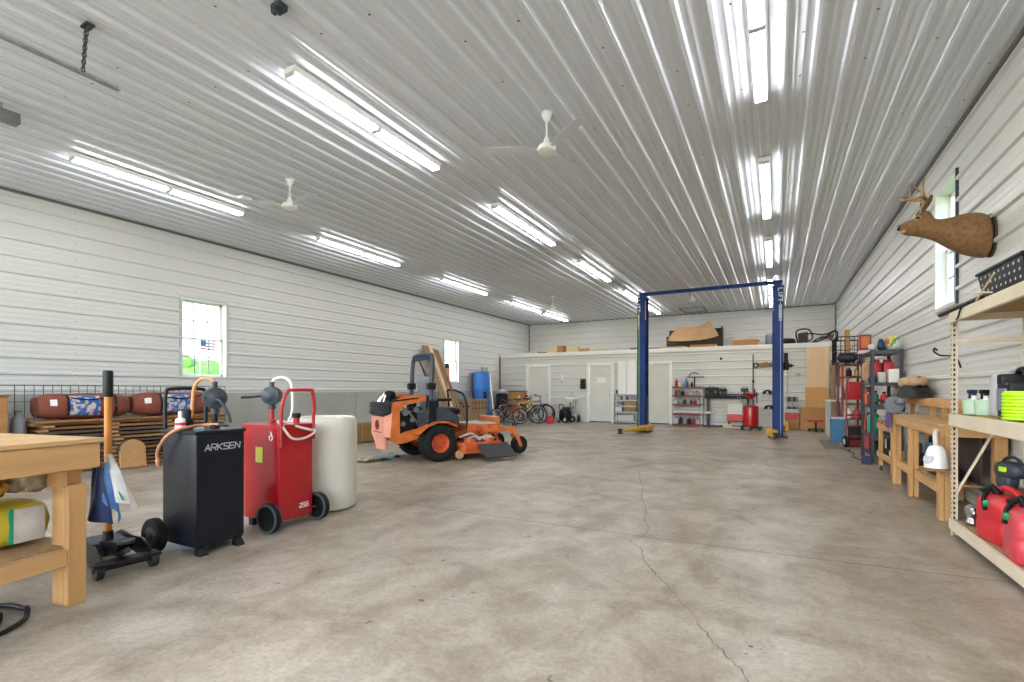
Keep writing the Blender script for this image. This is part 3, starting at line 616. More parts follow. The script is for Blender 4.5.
b = MB(); b.prism([(0, -.033), (.022, -.02), (.026, .0), (.012, .035), (-.004, .05), (-.002, .02), (-.022, .005), (-.022, -.018)], .0015, T(.13, -.181, .78) @ RX(PI/2)); b.prism([(-.01, -.03), (.012, -.02), (.01, -.002), (0, .015), (-.008, -.002)], .001, T(.132, -.1826, .785) @ RX(PI/2), 1); b.build('flame_emblem', ['whitegloss', 'red'], t, smooth=False)
strokes(t, 'capacity_lettering', 'whitegloss', T(.2205, .03, .155) @ YZ, '25G', .036, .028, .034, sw=.0068)
# white barrel
b = MB(); b.loft([[(r*math.cos(a)*(1+.03*math.cos(4*a+.5)), r*math.sin(a)*(1+.03*math.cos(4*a+.5)), z) for a in [2*PI*k/32 for k in range(32)]] for r, z in ((.29, 0), (.325, .02), (.335, .08), (.336, .3), (.342, .5), (.338, .8), (.335, .86), (.32, .895), (.29, .905), (.285, .89), (.1, .888))])
t = thing('plastic_barrel', 'milky white plastic barrel behind the red fuel caddy', 'barrel', (-4.04, 3.46, .001)); b.build('drum', 'poly', t)
b = MB(); b.lathe([(.04, .888), (.042, .905), (.02, .908)], 14, T(.14, .1, 0)); b.build('bung', 'white', t)
# ---------------------------------------------------------------- hay bales
def bale(loc, rz, lab):
    b = MB(); n = 26
    b.sell((0, 0, .215), (.47, .24, .212), .22, .22, 40, 22, .07, 9., None, 0, loc[0]); rnd = random.Random(int(loc[1]*10))
    for k in range(150):
        x, z = rnd.uniform(-.45, .45), rnd.uniform(.02, .42); a = rnd.uniform(-.5, .5); L_ = rnd.uniform(.05, .12)
        s = -1
        b.add([(x, s*.225, z), (x+L_*math.cos(a), s*.262, z+L_*math.sin(a)), (x+L_*math.cos(a), s*.262, z+L_*math.sin(a)+.005)], [(0, 1, 2)])
    t = thing('hay_bale', lab, 'hay bale', loc, rz); b.build('straw', 'hay', t)
    for x in (-.17, .17):
        b = MB(); b.tube([(x, -.243, .03), (x, -.243, .40), (x, -.2, .43), (x, .2, .43), (x, .243, .4), (x, .243, .03), (x, .2, .004), (x, -.2, .004)], .004, 5, True); b.build('twine', 'tan', t)
bale((-8.15, 8.15, 0), R(68), 'brown hay bale on the floor between the white barrel and the mower')
# ---------------------------------------------------------------- lumber stack with stickers
rnd = random.Random(4); SX0, SX1, SY0, SY1 = -9.45, -8.72, 2.72, 5.3
z = .0; TH, ST = .034, .026; layer = 0
wordz = NUM
z += .0
stick_y = (2.86, 3.66, 4.42, 5.12)
layers = 12
for L_ in range(layers):
    for k, sy in enumerate(stick_y):
        yj = sy+rnd.uniform(-.05, .05); b = MB(); b.box(SX0-.02+rnd.uniform(-.03, .03), SX1+rnd.uniform(.0, .05), yj-.055*rnd.uniform(.6, 1.25), yj+.055*rnd.uniform(.6, 1.25), z+.0006, z+ST-.0006, .003)
        one(b, 'stacking_strip', 'endgrain', 'spacer strip under the {} slab of the lumber stack, {} from the left'.format(wordz[L_], NUM[k]), 'lumber strip', 'spacer strips in the lumber stack')
    z += ST
    b = MB(); y0, y1 = SY0+rnd.uniform(-.08, .12), SY1+rnd.uniform(-.12, .12); xx = SX1+rnd.uniform(-.03, .015); n = 8
    b.loft([[(SX0, y0+(y1-y0)*i/n, z), (xx+.012*math.sin(i*1.3+L_), y0+(y1-y0)*i/n, z), (xx-.02+.012*math.sin(i*1.3+L_), y0+(y1-y0)*i/n, z+TH), (SX0, y0+(y1-y0)*i/n, z+TH)] for i in range(n+1)])
    one(b, 'rough_sawn_slab', 'roughdark' if L_ in (2, 3, 5, 6, 8, 9) else 'rough', 'long rough-sawn slab, {} from the floor in the left lumber stack'.format(wordz[L_]), 'lumber', 'slabs in the lumber stack', ang=30)  # several layers take the darker wood colour
    z += TH
STK = z
for i, (xa, xb, ya, yb, lab) in enumerate(((-9.05, -8.66, 2.75, 3.95, 'pale rough plank lying on the left half of the lumber stack top'), (-9.05, -8.7, 4.0, 5.35, 'pale rough plank lying on the right half of the lumber stack top'))):
    b = MB(); b.box(xa, xb, ya, yb, STK+.002, STK+.032, .004); one(b, 'rough_plank', 'rough', lab, 'lumber', 'planks on the lumber stack')
# brown canvas bags on the stack
def duffel(loc, L_, lab, seed):
    t = thing('canvas_bag', lab, 'bag', loc, PI/2, 'brown canvas bags on the lumber stack'); b = MB(); rings = []; n = 20
    for i in range(15):
        u = i/14; x = -L_/2+L_*u; e = (1-abs(2*u-1)**9)**.4 if 0 < u < 1 else .7
        e = max(e, .72); ring = []
        for k in range(n):
            a = 2*PI*k/n; wy = .20*e*(1+.06*mnoise.noise((x*3+seed, math.cos(a)*2, math.sin(a)*2))); hz = .185*e*(1+.12*mnoise.noise((x*2.2+seed*2, 3, 0)))
            cy, sy_ = math.cos(a), math.sin(a); ring.append((x, wy*math.copysign(abs(cy)**.75, cy), .19+hz*math.copysign(abs(sy_)**.75, sy_)+.012*mnoise.noise((x*7, cy*4, sy_*4+seed))))
        rings.append(ring)
    zmin = min(p[2] for r_ in rings for p in r_); rings = [[(p[0], p[1], p[2]-zmin) for p in r_] for r_ in rings]
    b.loft(rings); body = b.build('bag_body', 'canvas', t, ang=60)
    def skin(x0, x1, a0, a1, name, m, off):
        bb = MB(); G = []
        for i in range(9):
            x = x0+(x1-x0)*i/8; u = (x+L_/2)/L_*14; i0 = min(13, max(0, int(u))); f = u-i0; row = []
            for j in range(9):
                a = a0+(a1-a0)*j/8; kk = (a % (2*PI))/(2*PI)*n; k0 = int(kk) % n; k1 = (k0+1) % n; g = kk-int(kk)
                P = Vector(rings[i0][k0])*(1-f)*(1-g)+Vector(rings[i0+1][k0])*f*(1-g)+Vector(rings[i0][k1])*(1-f)*g+Vector(rings[i0+1][k1])*f*g
                d = Vector((0, P.y, P.z-.17)).normalized(); row.append(tuple(P+d*off))
            G.append(row)
        bb.loft(G, cap=False, closed=False); bb.build(name, m, t)
    s = -1  # outward side faces +X in the room = local -y after the quarter turn
    skin(-L_*.17, L_*.12, PI*1.08, PI*1.36 if False else PI*1.34, 'printed_panel', 'print', .004) if False else skin(-L_*.20, L_*.13, PI*.72, PI*1.22, 'printed_panel', 'print', .004)
    skin(-L_*.40, -L_*.33, PI*.85, PI*.98, 'white_tag', 'whitegloss', .005)
    for x in (-L_*.23, L_*.30): skin(x, x+.035, PI*.15, PI*1.2, 'strap', 'black', .006)
    bb = MB(); bb.tube(spline([(-L_*.22, -.14, .32), (-L_*.1, -.205, .29), (.02, -.215, .28), (L_*.15, -.205, .30), (L_*.31, -.13, .345)], 6), .011, 6, M=T(0, 0, 0)); bb.build('carry_handle', 'black', t)
    return t
duffel((-8.93, 3.33, STK+.034), 1.06, 'brown canvas bag with blue print on the left half of the lumber stack', 1.)
duffel((-8.93, 4.56, STK+.034), 1.28, 'brown canvas bag with blue print lying behind the black fuel caddy handle', 4.)
# log slice, wire fence panel, wooden crate
b = MB(); pts = []
for k in range(25):
    a = PI*k/24; pts.append((.165*math.cos(a)*(1+.04*math.sin(3*a)), .25+.17*math.sin(a)))
pts = [(.165, 0)]+pts+[(-.165, 0)]
M_ = Matrix(((0, 0, 1, 0), (1, 0, 0, 0), (0, 1, 0, 0), (0, 0, 0, 1)))
t = thing('log_slab', 'round-topped slab of bare wood leaning on the front of the lumber stack', 'wood slab', (-8.60, 3.82, .001), 0)
b.prism(pts, .05, RY(R(-8)) @ M_); b.build('wood_face', 'endgrain', t)
b = MB(); b.loft([[tuple(RY(R(-8)) @ M_ @ Vector((x*s, .02+(y-.02)*s, zz))) for s, zz in ((1.0, -.002), (1.03, .0), (1.03, .05), (1.0, .051))] for x, y in pts[1:-1]], closed=False, cap=False); b.build('bark', 'roughdark', t)
t = thing('wire_fence_panel', 'thin wire fence panel standing against the left wall behind the lumber stack', 'wire panel', (XL+.16, 3.5, .002))
b = MB(); y0, y1 = -.95, 2.35
b.tube(spline([(0, y0, 0), (0, y0, 1.0), (0, y0+.02, 1.18), (0, y0+.08, 1.235), (0, y0+.2, 1.24)], 5)+[Vector((0, y1, 1.24))], .006, 6)
for zz in (.35, .75, 1.0): b.tube([(0, y0, zz), (0, y1, zz)], .0045, 5)
k = 0; yy = y0+.25
while yy < y1: b.tube([(0.008, yy, .0), (0.008, yy, 1.24)], .004 if k % 3 else .0055, 5); yy += .105; k += 1
b.build('wire_grid', 'castiron', t)
t = thing('wooden_chest', 'stained wooden chest at the left edge behind the workbench', 'chest', (-9.05, 1.88, 0), R(-4))
b = MB(); b.box(-.3, .3, -.75, .62, .12, 1.09, .008); b.build('chest_body', 'panelwood', t)
b = MB(); b.box(-.32, .32, -.77, .64, 1.09, 1.115, .005); b.build('chest_lid', 'panelwood', t)
for y in (-.65, .52): b = MB(); b.box(-.28, .28, y-.04, y+.04, 0, .12); b.build('foot', 'roughdark', t)
b = MB(); b.lathe([(.075, 0), (.08, .02), (.08, .72), (.06, .80), (.03, .84), (.03, .88), (.05, .90), (.01, .91)], 18)
one(b, 'gas_cylinder', 'grey', 'grey cylinder standing between the wooden chest and the lumber stack', 'cylinder', loc=(-8.9, 2.63, .001))
# ------------------------------------------------------------------ zero turn mower; x forward, y left, origin on the floor under the rear axle
mw = thing('zero_turn_mower', 'orange zero-turn riding mower with a black roll bar', 'riding mower', (-5.36, 6.78, 0), R(61))
for s in (-1, 1):
    y = s*.50; b = MB(); M = T(0, y, .305) @ RX(PI/2)
    b.lathe([(.155, -.13), (.175, -.145), (.25, -.15), (.29, -.125), (.303, -.07), (.305, 0), (.303, .07), (.29, .125), (.25, .15), (.175, .145), (.155, .13)], 36, M, cap=False)
    for k in range(30):
        for q in (-1, 1): a = 2*PI*(k+.5*(q > 0))/30; b.box(-.012, .012, q*.075-.05, q*.075+.05, -.004, .006, M=T(0, y, .305) @ RY(a) @ T(0, 0, .303))
    ty = b.build('rear_tire', 'rubber', mw)
    b = MB(); b.lathe([(.158, -.13), (.165, -.135), (.165, -.12), (.14, -.10), (.13, -.05), (.06, -.045), (.055, -.07), (.03, -.075), (.03, .06), (.13, .05), (.14, .10), (.165, .135), (.158, .13)], 30, M, cap=False)
    b.lathe([(.028, -.08), (.028, .08)], 14, M)
    for k in range(5):
        for e in (-1, 1): b.lathe([(.011, -.012), (.011, .012)], 6, M @ T(.085*math.cos(k*1.2566), .085*math.sin(k*1.2566), e*.055), 1)
    b.build('wheel_rim', ['rim', 'darkgrey'], ty)
b = MB(); b.box(-.55, 1.02, -.24, -.17, .33, .43, .006); b.box(-.55, 1.02, .17, .24, .33, .43, .006); b.box(-.12, -.02, -.36, .36, .27, .36, .01); b.box(.9, 1.0, -.3, .3, .38, .48, .006); b.box(-.5, -.4, -.24, .24, .3, .42); b.build('chassis', 'orange', mw)
def plate(poly, holes, th, y, nm, m): pass
# rear side frames: C-shaped plates
for s in (-1, 1):
    y = s*.37; b = MB()
    def pl(poly): b.prism(poly, .035, T(0, y+.0175, 0) @ RX(PI/2))
    pl([(-.76, .36), (-.66, .30), (-.60, .46), (-.60, .84), (-.66, .98), (-.72, .96), (-.74, .60)])
    pl([(-.66, .98), (-.60, .84), (-.54, .92), (-.14, 1.0), (-.12, 1.07), (-.30, 1.10), (-.58, 1.05), (-.72, .96)])
    pl([(-.60, .46), (-.66, .30), (-.5, .32), (-.16, .40), (-.18, .56), (-.50, .50)])
    b.build('engine_frame', 'orange', mw)
    b = MB(); b.box(-.72, -.28, y-.028, y+.028, 1.005, 1.03, .005, M=T(0, 0, -.02) @ T(-.5, 0, 1.05) @ RY(R(-6)) @ T(.5, 0, -1.03)); b.build('frame_badge', 'black', mw)
# rear bumper: faded orange, lightened in colour for sun glare
b = MB(); b.prism([(-.34, .43), (.34, .43), (.34, .74), (-.34, .74)], .03, T(-.84, 0, 0) @ YZ)
b.loft([[(-.84, -.34, .44), (-.80, -.34, .44), (-.80, .34, .44), (-.84, .34, .44)], [(-.80, -.28, .30), (-.76, -.28, .30), (-.76, .28, .30), (-.80, .28, .30)], [(-.80, -.22, .20), (-.76, -.22, .20), (-.76, .22, .20), (-.80, .22, .20)]])
for s in (-1, 1): b.loft([[(-.84, s*.34, .43), (-.84, s*.34, .74), (-.80, s*.34, .74), (-.80, s*.34, .43)], [(-.74, s*.385, .40), (-.74, s*.385, .80), (-.72, s*.385, .80), (-.72, s*.385, .40)]])
b.build('rear_bumper', 'salmon', mw)
b = MB(); b.torus((-.847, 0, .60), .075, .012, 20, 6, axis='x'); b.box(-.85, -.84, -.2, .2, .48, .495); b.cyl((-.85, -.06, .55), (-.85, .06, .66), .012, 6); b.cyl((-.85, .05, .54), (-.85, -.05, .64), .012, 6); b.build('bumper_badge', 'darkred', mw)
b = MB(); b.box(-.60, -.16, -.28, .28, .45, .82, .03); b.cyl((-.45, -.30, .6), (-.45, .3, .6), .13, 18); b.cyl((-.25, -.26, .62), (-.25, .26, .62), .10, 16); b.build('engine_block', 'black', mw)
b = MB()
for x, z, q in ((-.48, .80, .05), (-.36, .68, .04), (-.28, .84, .045), (-.52, .62, .04)): b.cyl((x, -.325, z), (x, -.26, z), q, 14)
b.tube(spline([(-.55, -.30, .9), (-.42, -.32, .8), (-.3, -.31, .66), (-.22, -.3, .56)], 5), .016, 8); b.build('engine_fittings', 'steel', mw)
b = MB()
b.box(-.88, -.64, -.30, .30, .76, .98, .03)
for k in range(5): b.box(-.892, -.62, -.305, .305, .785+.04*k, .800+.04*k, .004)
b.build('engine_shroud', 'darkgrey', mw)
b = MB(); b.lathe([(.09, 0), (.10, .02), (.10, .09), (.075, .12), (.02, .13)], 18, T(-.62, .05, 1.03)); b.cyl((-.62, .05, .82), (-.62, .05, 1.05), .05); b.build('air_cleaner', 'black', mw)
b = MB(); b.tube(spline([(-.80, .1, .98), (-.74, .08, 1.06), (-.68, .05, 1.08)], 5), .03, 8); b.cyl((-.78, -.12, .97), (-.74, -.12, 1.09), .022, 10); b.cyl((-.82, -.02, .97), (-.74, -.04, 1.12), .014, 8); b.build('intake_pipe', 'chrome', mw)
for s in (-1, 1):
    b = MB(); b.loft([[(x, s*(.30), z0), (x, s*(.47), z0), (x, s*(.47), z1), (x, s*.30, z1)] for x, z0, z1 in ((-.28, .58, .80), (-.1, .64, .88), (.20, .66, .86), (.42, .60, .72))]); b.build('fuel_tank', 'slate', mw)
    b = MB(); b.loft([[(x, s*.34, z), (x, s*.64, z), (x, s*.64, z+.02), (x, s*.34, z+.02)] for x, z in ((-.36, .46), (-.22, .57), (-.05, .635), (.15, .63), (.3, .56))]); b.build('fender', 'orange', mw)
# roll bar
b = MB(); b.tube(spline([(-.10, -.44, .60), (-.08, -.44, 1.25), (-.06, -.44, 1.60), (-.05, -.40, 1.72), (-.05, -.30, 1.77), (-.05, .30, 1.77), (-.05, .40, 1.72), (-.06, .44, 1.60), (-.08, .44, 1.25), (-.10, .44, .60)], 6), .037, 10); b.build('roll_bar', 'slate', mw)
for s in (-1, 1):
    b = MB(); b.box(-.15, -.02, s*.44-.055, s*.44+.055, 1.18, 1.29, .01); b.cyl((-.09, s*.44-.075, 1.22), (-.09, s*.44+.075, 1.22), .018, 8); b.build('roll_bar_hinge', 'black', mw)
    b = MB(); b.box(-.16, -.01, s*.44-.05, s*.44+.05, .52, 1.0, .01); b.prism([(-.16, .5), (.16, .5), (-.01, .86), (-.16, 1.1)], .03, T(0, s*.44+.015, 0) @ RX(PI/2)); b.build('roll_bar_base', 'blackmetal', mw)
b = MB(); b.box(-.08, -.02, -.32, .32, 1.68, 1.74, .004); b.build('roll_bar_decal', 'navy', mw)
# seat
b = MB(); b.sell((.02, 0, 1.10), (.07, .27, .30), .5, .45, 20, 14, M=T(.02, 0, 1.1) @ RY(R(-8)) @ T(-.02, 0, -1.1)); b.build('seat_back', 'seatgrey', mw)
b = MB(); b.sell((.30, 0, .80), (.29, .28, .075), .5, .45, 20, 12); b.build('seat_cushion', 'black', mw)
b = MB(); b.box(.08, .46, -.18, .18, .50, .73, .02); b.build('seat_suspension', 'black', mw)
for s in (-1, 1):
    b = MB(); b.box(.08, .34, s*.33-.03, s*.33+.03, .98, 1.03, .012); b.box(.05, .09, s*.33-.02, s*.33+.02, .8, 1.0, .006); b.build('armrest', 'black', mw)
    b = MB(); b.tube(spline([(.62, s*.36, .50), (.62, s*.36, .85), (.58, s*.32, 1.08), (.50, s*.18, 1.16), (.50, s*.06, 1.17)], 5), .018, 8); b.build('steering_lever', 'black', mw)
# floor pan, foot deck
b = MB(); b.box(.60, 1.32, -.33, .33, .50, .56, .006); b.box(1.24, 1.32, -.33, .33, .54, .68, .006); b.box(.62, .82, -.40, .40, .36, .58, .01); b.box(.85, 1.05, -.38, .38, .40, .54, .01); b.box(1.08, 1.3, -.36, .36, .38, .52, .01)
for x, y, z in ((.7, -.41, .46), (.95, -.39, .44), (1.15, -.37, .47), (.82, -.41, .5)): b.box(x-.06, x+.06, y-.03, y, z-.05, z+.04, .01, None, 1)
b.build('floor_pan', ['orange', 'rim'], mw)
b = MB(); b.box(.66, 1.24, -.30, .30, .562, .585, .004); b.box(1.25, 1.31, -.31, .31, .682, .69, .002); b.build('foot_mat', 'lightgrey', mw)
b = MB(); b.tube(spline([(.45, -.42, .36), (.65, -.46, .42), (.8, -.45, .34), (1.0, -.47, .36), (1.12, -.45, .31)], 5), .018, 8); b.tube(spline([(.5, -.5, .31), (.7, -.5, .37), (.95, -.5, .30)], 5), .013, 8); b.cyl((.78, -.52, .33), (.78, -.44, .33), .035); b.cyl((.98, -.52, .34), (.98, -.44, .34), .03); b.build('deck_linkage', 'lightgrey', mw)
# mower deck with chute and anti-scalp rollers
b = MB(); b.loft([[(x, -w, z0), (x, w, z0), (x, w*.98, z1), (x, -w*.98, z1)] for x, w, z0, z1 in ((.34, .45, .12, .24), (.42, .70, .11, .27), (1.10, .72, .11, .27), (1.22, .50, .11, .25))])
b.box(.40, 1.1, -.74, -.70, .15, .29, .006, None, 1); b.cyl((.6, -.5, .27), (.6, -.5, .34), .1); b.cyl((1.0, -.45, .27), (1.0, -.45, .34), .1); b.cyl((.8, .3, .27), (.8, .3, .34), .1); b.build('mower_deck', ['orange', 'rim'], mw)
b = MB(); b.loft([[(x0, -.72, .27), (x0, -.72, .255), (x0-.03, -1.10, .06), (x0-.03, -1.10, .075)] for x0 in (.62, .9, 1.22)]); b.build('discharge_chute', 'darkgrey', mw)
b = MB(); b.cyl((.34, -.66, .09), (.34, -.58, .09), .065, 16); b.cyl((.34, .66, .09), (.34, .58, .09), .065, 16); b.build('scalp_roller', 'tan', mw)
# front arms and casters
for s in (-1, 1):
    b = MB(); b.box(.95, 1.56, s*.40-.035, s*.40+.035, .42, .49, .006); b.cyl((1.58, s*.40, .36), (1.58, s*.40, .52), .04, 14); b.build('front_arm', 'orange', mw)
    b = MB(); b.lathe([(.044, .52), (.044, .56), (.02, .575)], 14, T(1.58, s*.40, 0)); b.build('pivot_cap', 'black', mw)
    for q in (-1, 1):
        b = MB(); b.prism([(1.53, .36), (1.63, .36), (1.70, .15), (1.66, .13)], .012, T(0, s*.40+q*.075+.006, 0) @ RX(PI/2)); b.box(1.53, 1.63, s*.40-.08, s*.40+.08, .345, .362); b.build('caster_fork', 'orange', mw)
    b = MB(); wheel(b, (1.68, s*.40, .165), .165, .12); w_ = b.build('caster_wheel', 'rubber', mw); b = MB(); b.lathe([(.085, -.045), (.03, -.05), (.03, .05), (.085, .045)], 18, T(1.68, s*.40, .165) @ RX(PI/2)); b.build('caster_hub', 'darkgrey', w_)
# sheet on the floor behind the mower
b = MB(); G = []; 
for i in range(9):
    G.append([(-.6+1.2*i/8+.05*math.sin(j*2.1), -.38+.76*j/8+.05*math.sin(i*1.7), .004+.008*abs(mnoise.noise((i*.7, j*.7, 2)))+.05*(mnoise.noise((i*.9, j*.5, 7)) > .25)) for j in range(9)])
b.loft(G, cap=False, closed=False); b.loft([[(x, y, z-.003) for x, y, z in r_] for r_ in G], cap=False, closed=False)
one(b, 'plastic_sheet', 'tarp', 'grey-green plastic sheet crumpled on the floor behind the mower', 'sheet', loc=(-6.32, 6.28, .001), rz=R(28), ang=70)
b = MB(); b.sell((0, 0, .03), (.16, .10, .03), .6, .6, nz=.3); one(b, 'blue_wrapper', 'navy', 'crumpled blue plastic wrapper on the floor left of the mower', 'wrapper', loc=(-6.55, 5.72, .012))
b = MB(); b.sell((0, 0, .035), (.19, .12, .035), .6, .6, nz=.3); one(b, 'pale_bag', 'mottle', 'empty pale yellow bag on the floor in front of the grey sheet', 'bag', loc=(-5.95, 5.92, .014))
# ------------------------------------------------------------------ far left corner
LB = ['widest weathered board', 'second weathered board', 'third weathered board', 'thin dark strip', 'short pale board', 'last weathered board']
for i, (yt, yb, hgt, wd, m) in enumerate(((12.20, 12.70, 2.55, .23, 'oldboardZ'), (12.44, 12.98, 2.56, .15, 'paleZ'), (12.63, 13.16, 2.48, .15, 'oldboardZ'), (11.85, 12.3, 2.2, .06, 'roughdark'), (12.82, 13.35, 2.46, .12, 'oldboardZ'))):
    b = MB(); P0, P1 = Vector((-8.95, yb, .022)), Vector((XL+.085, yt, hgt)); nn = Vector((.93, 0, .33))*.028; b.loft([[P+Vector((0, -wd/2, 0)), P+Vector((0, wd/2, 0)), P+Vector((0, wd/2, 0))+nn, P+Vector((0, -wd/2, 0))+nn] for P in (P0, P1)])
    one(b, 'leaning_board', m, ['broad weathered board leaning on the left wall behind the mower seat', 'pale board leaning on the wall, second from the left behind the mower', 'weathered board leaning on the wall, third from the left behind the mower', 'thin dark batten leaning on the wall left of the other boards', 'narrow weathered board leaning on the wall nearest the far window'][i], 'board', 'boards leaning on the left wall')
t = thing('drilled_crate', 'brown wooden crate with round holes on the floor behind the mower seat', 'crate', (-9.12, 14.05, 0), 0)
b = MB(); b.box(-.3, .3, -.5, .5, .0, .86, .008); b.build('crate_body', 'oldboardZ', t)
b = MB()
for j in range(5):
    for k in range(2): b.lathe([(.035, 0), (.035, .003)], 12, T(.3005, -.4+.2*j, .55+.18*k) @ RY(PI/2))
for k in range(5): b.lathe([(.035, 0), (.035, .003)], 12, T(-.2+.1*k, -.5005, .62+.1*(k % 2)) @ RX(PI/2))
b.build('holes', 'black', t)
t = thing('wire_rack_panel', 'pale wire shelf panel leaning on the wall under the far window', 'wire panel', (XL+.16, 14.35, .0))
b = MB()
for k in range(9): b.tube([(.05, -.36+.09*k, .88), (0.0, -.36+.09*k, 1.36)], .006, 5)
for k in range(6): b.tube([(.05-.01*k, -.38, .88+.096*k), (.05-.01*k, .38, .88+.096*k)], .006, 5)
b.tube([(.06, -.38, .003), (.05, -.38, .9)], .008, 5); b.tube([(.06, .38, .003), (.05, .38, .9)], .008, 5)
b.build('wire_grid', 'lightgrey', t)
t = thing('orange_jug', 'orange jug with a dark top standing on the sill of the far left window', 'jug', (XL-.045, 13.56, 1.442))
b = MB(); b.lathe([(.10, 0), (.11, .02), (.11, .40), (.09, .46)], 16); b.build('jug_body', 'salmon', t)
b = MB(); b.lathe([(.085, .46), (.10, .47), (.10, .58), (.05, .62)], 16); b.build('jug_top', 'darkgrey', t)
# blue drums
def drum(loc, lab, bung=True):
    t = thing('plastic_drum', lab, 'drum', loc, 0, 'blue plastic drums')
    b = MB(); b.lathe([(.25, 0), (.285, .015), (.295, .05), (.288, .08), (.298, .12), (.300, .28), (.305, .30), (.300, .32), (.300, .58), (.305, .60), (.300, .62), (.298, .78), (.288, .82), (.295, .85), (.285, .89), (.25, .905), (.24, .89), (.1, .888)], 32); b.build('drum_shell', 'barrelblue', t)
    b = MB(); b.lathe([(.035, .885), (.035, .90), (.01, .902)], 12, T(.15, 0, 0)); b.lathe([(.035, .885), (.035, .90), (.01, .902)], 12, T(-.15, 0, 0)); b.build('bungs', 'black', t)
drum((-9.33, 15.0, .001), 'lower of the two stacked blue plastic drums by the bicycles'); drum((-9.33, 15.0, .909), 'upper of the two stacked blue plastic drums by the bicycles')
b = MB(); b.tube([(-8.72, 14.9, .012), (-8.985, 15.0, 1.75)], .022, 8); one(b, 'white_pipe', 'white', 'thin white pipe leaning against the stacked blue drums', 'pipe')
b = MB(); b.box(-.02, .02, -.21, .21, 0, 2.02, .004); one(b, 'tall_board', 'conc_wall', 'tall grey-green panel standing against the wall behind the blue drums', 'panel', loc=(XL+.06, 15.85, .001))
b = MB(); b.box(-.03, .03, -.13, .13, 0, 1.78, .004); one(b, 'purple_board', mat('faded_purple', '#8f7f92', '#a08a8a', rough=.7, scale=(2, 2, 2)), 'faded purple board standing left of the stacked blue drums', 'board', loc=(XL+.085, 14.93, .001))
b = MB(); b.box(-.025, .025, -.06, .06, 0, 1.1, .004, RX(R(0))); one(b, 'black_post', 'black', 'short black post standing left of the lower blue drum', 'post', loc=(-8.97, 14.66, .001))
# ------------------------------------------------------------------ bicycles
def make_bike(lab, loc, rz, mf, R_=.325, lean=0., tire='rubber', rimm='lightgrey', kid=False, seat='black'):
    t = thing('bicycle', lab, 'bicycle', loc, rz, 'bicycles parked by the first door'); t.rotation_euler = (lean, 0, rz)
    wb = .5*R_/.325*1.02
    for sx in (-1, 1):
        b = MB(); b.torus((sx*wb, 0, R_), R_-.022, .022, 32, 8); ty = b.build('wheel_tire', tire, t)
        b = MB(); b.torus((sx*wb, 0, R_), R_-.05, .011, 32, 6); b.cyl((sx*wb, -.03, R_), (sx*wb, .03, R_), .022, 10)
        for k in range(16):
            a = 2*PI*k/16+.1; b.tube([(sx*wb+.02*math.cos(a+.9), .02*(-1)**k, R_+.02*math.sin(a+.9)), (sx*wb+(R_-.05)*math.cos(a), 0, R_+(R_-.05)*math.sin(a))], .0022, 4)
        b.build('wheel_rim', rimm, ty)
    q = R_/.325; bbk = Vector((-.07*q, 0, .29*q)); st = Vector((-.19*q, 0, .70*q)); ht_ = Vector((.30*q, 0, .78*q)); hb = Vector((.34*q, 0, .64*q)); ra = Vector((-wb, 0, R_)); fa = Vector((wb, 0, R_))
    b = MB(); b.tube([bbk, st+(st-bbk)*.1], .016, 8); b.tube([bbk, hb], .02, 8); b.tube([st, ht_-Vector((0, 0, .03))], .017, 8); b.tube([ht_+(ht_-hb)*.15, hb-(ht_-hb)*.1], .021, 8)
    for s in (-1, 1): b.tube([bbk+Vector((0, s*.03, 0)), ra+Vector((0, s*.05, 0))], .01, 6); b.tube([st+Vector((0, s*.02, 0)), ra+Vector((0, s*.05, 0))], .009, 6)
    b.build('frame', mf, t)
    b = MB()
    for s in (-1, 1): b.tube(spline([hb+Vector((.0, s*.045, .0)), hb*.5+fa*.5+Vector((-.0, s*.055, .02)), fa+Vector((0, s*.05, 0))], 4), .014, 8)
    b.tube([hb+Vector((0, -.05, 0)), hb+Vector((0, .05, 0))], .018, 8); b.build('fork', mf if kid else 'darkgrey', t)
    hp = ht_+Vector((-.03, 0, .13*q)); b = MB(); b.tube([ht_, hp], .014, 8); b.tube(spline([hp+Vector((-.10, -.29*q, .06)), hp+Vector((-.03, -.17*q, .05)), hp+Vector((.03, -.05, 0)), hp+Vector((.03, .05, 0)), hp+Vector((-.03, .17*q, .05)), hp+Vector((-.10, .29*q, .06))], 4), .011, 8); hbj = b.build('handlebar', 'steel', t)
    b = MB()
    for s in (-1, 1): b.tube([hp+Vector((-.10, s*.29*q, .06)), hp+Vector((-.045, s*.19*q, .055))], .017, 8)
    b.build('grips', 'black', hbj)
    b = MB(); b.tube([st, st+(st-bbk)*.28], .013, 8); b.loft([[(st.x-.03*q+x, w*math.cos(2*PI*k/10), st.z+.135*q+dz+.022*math.sin(2*PI*k/10)) for k in range(10)] for x, w, dz in ((-.15, .05, .015), (-.11, .078, .01), (-.03, .06, 0), (.06, .03, 0), (.13, .018, -.01))]); b.build('saddle', seat, t)
    b = MB(); b.lathe([(.085*q, -.004), (.085*q, .004)], 20, T(bbk.x, -.055, bbk.z) @ RX(PI/2)); b.tube([bbk+Vector((0, -.07, 0)), bbk+Vector((.11*q, -.07, -.12*q))], .01, 6); b.tube([bbk+Vector((0, .07, 0)), bbk+Vector((-.11*q, .07, .12*q))], .01, 6); b.box(bbk.x+.07*q, bbk.x+.15*q, -.16, -.07, bbk.z-.135*q, bbk.z-.11*q); b.box(bbk.x-.15*q, bbk.x-.07*q, .07, .16, bbk.z+.11*q, bbk.z+.135*q); b.build('crankset', 'darkgrey', t)
    return t
make_bike('yellow bicycle with its big front wheel in front of the first door', (-7.70, 15.22, .0), R(7), 'brightyellow', .325, R(6))
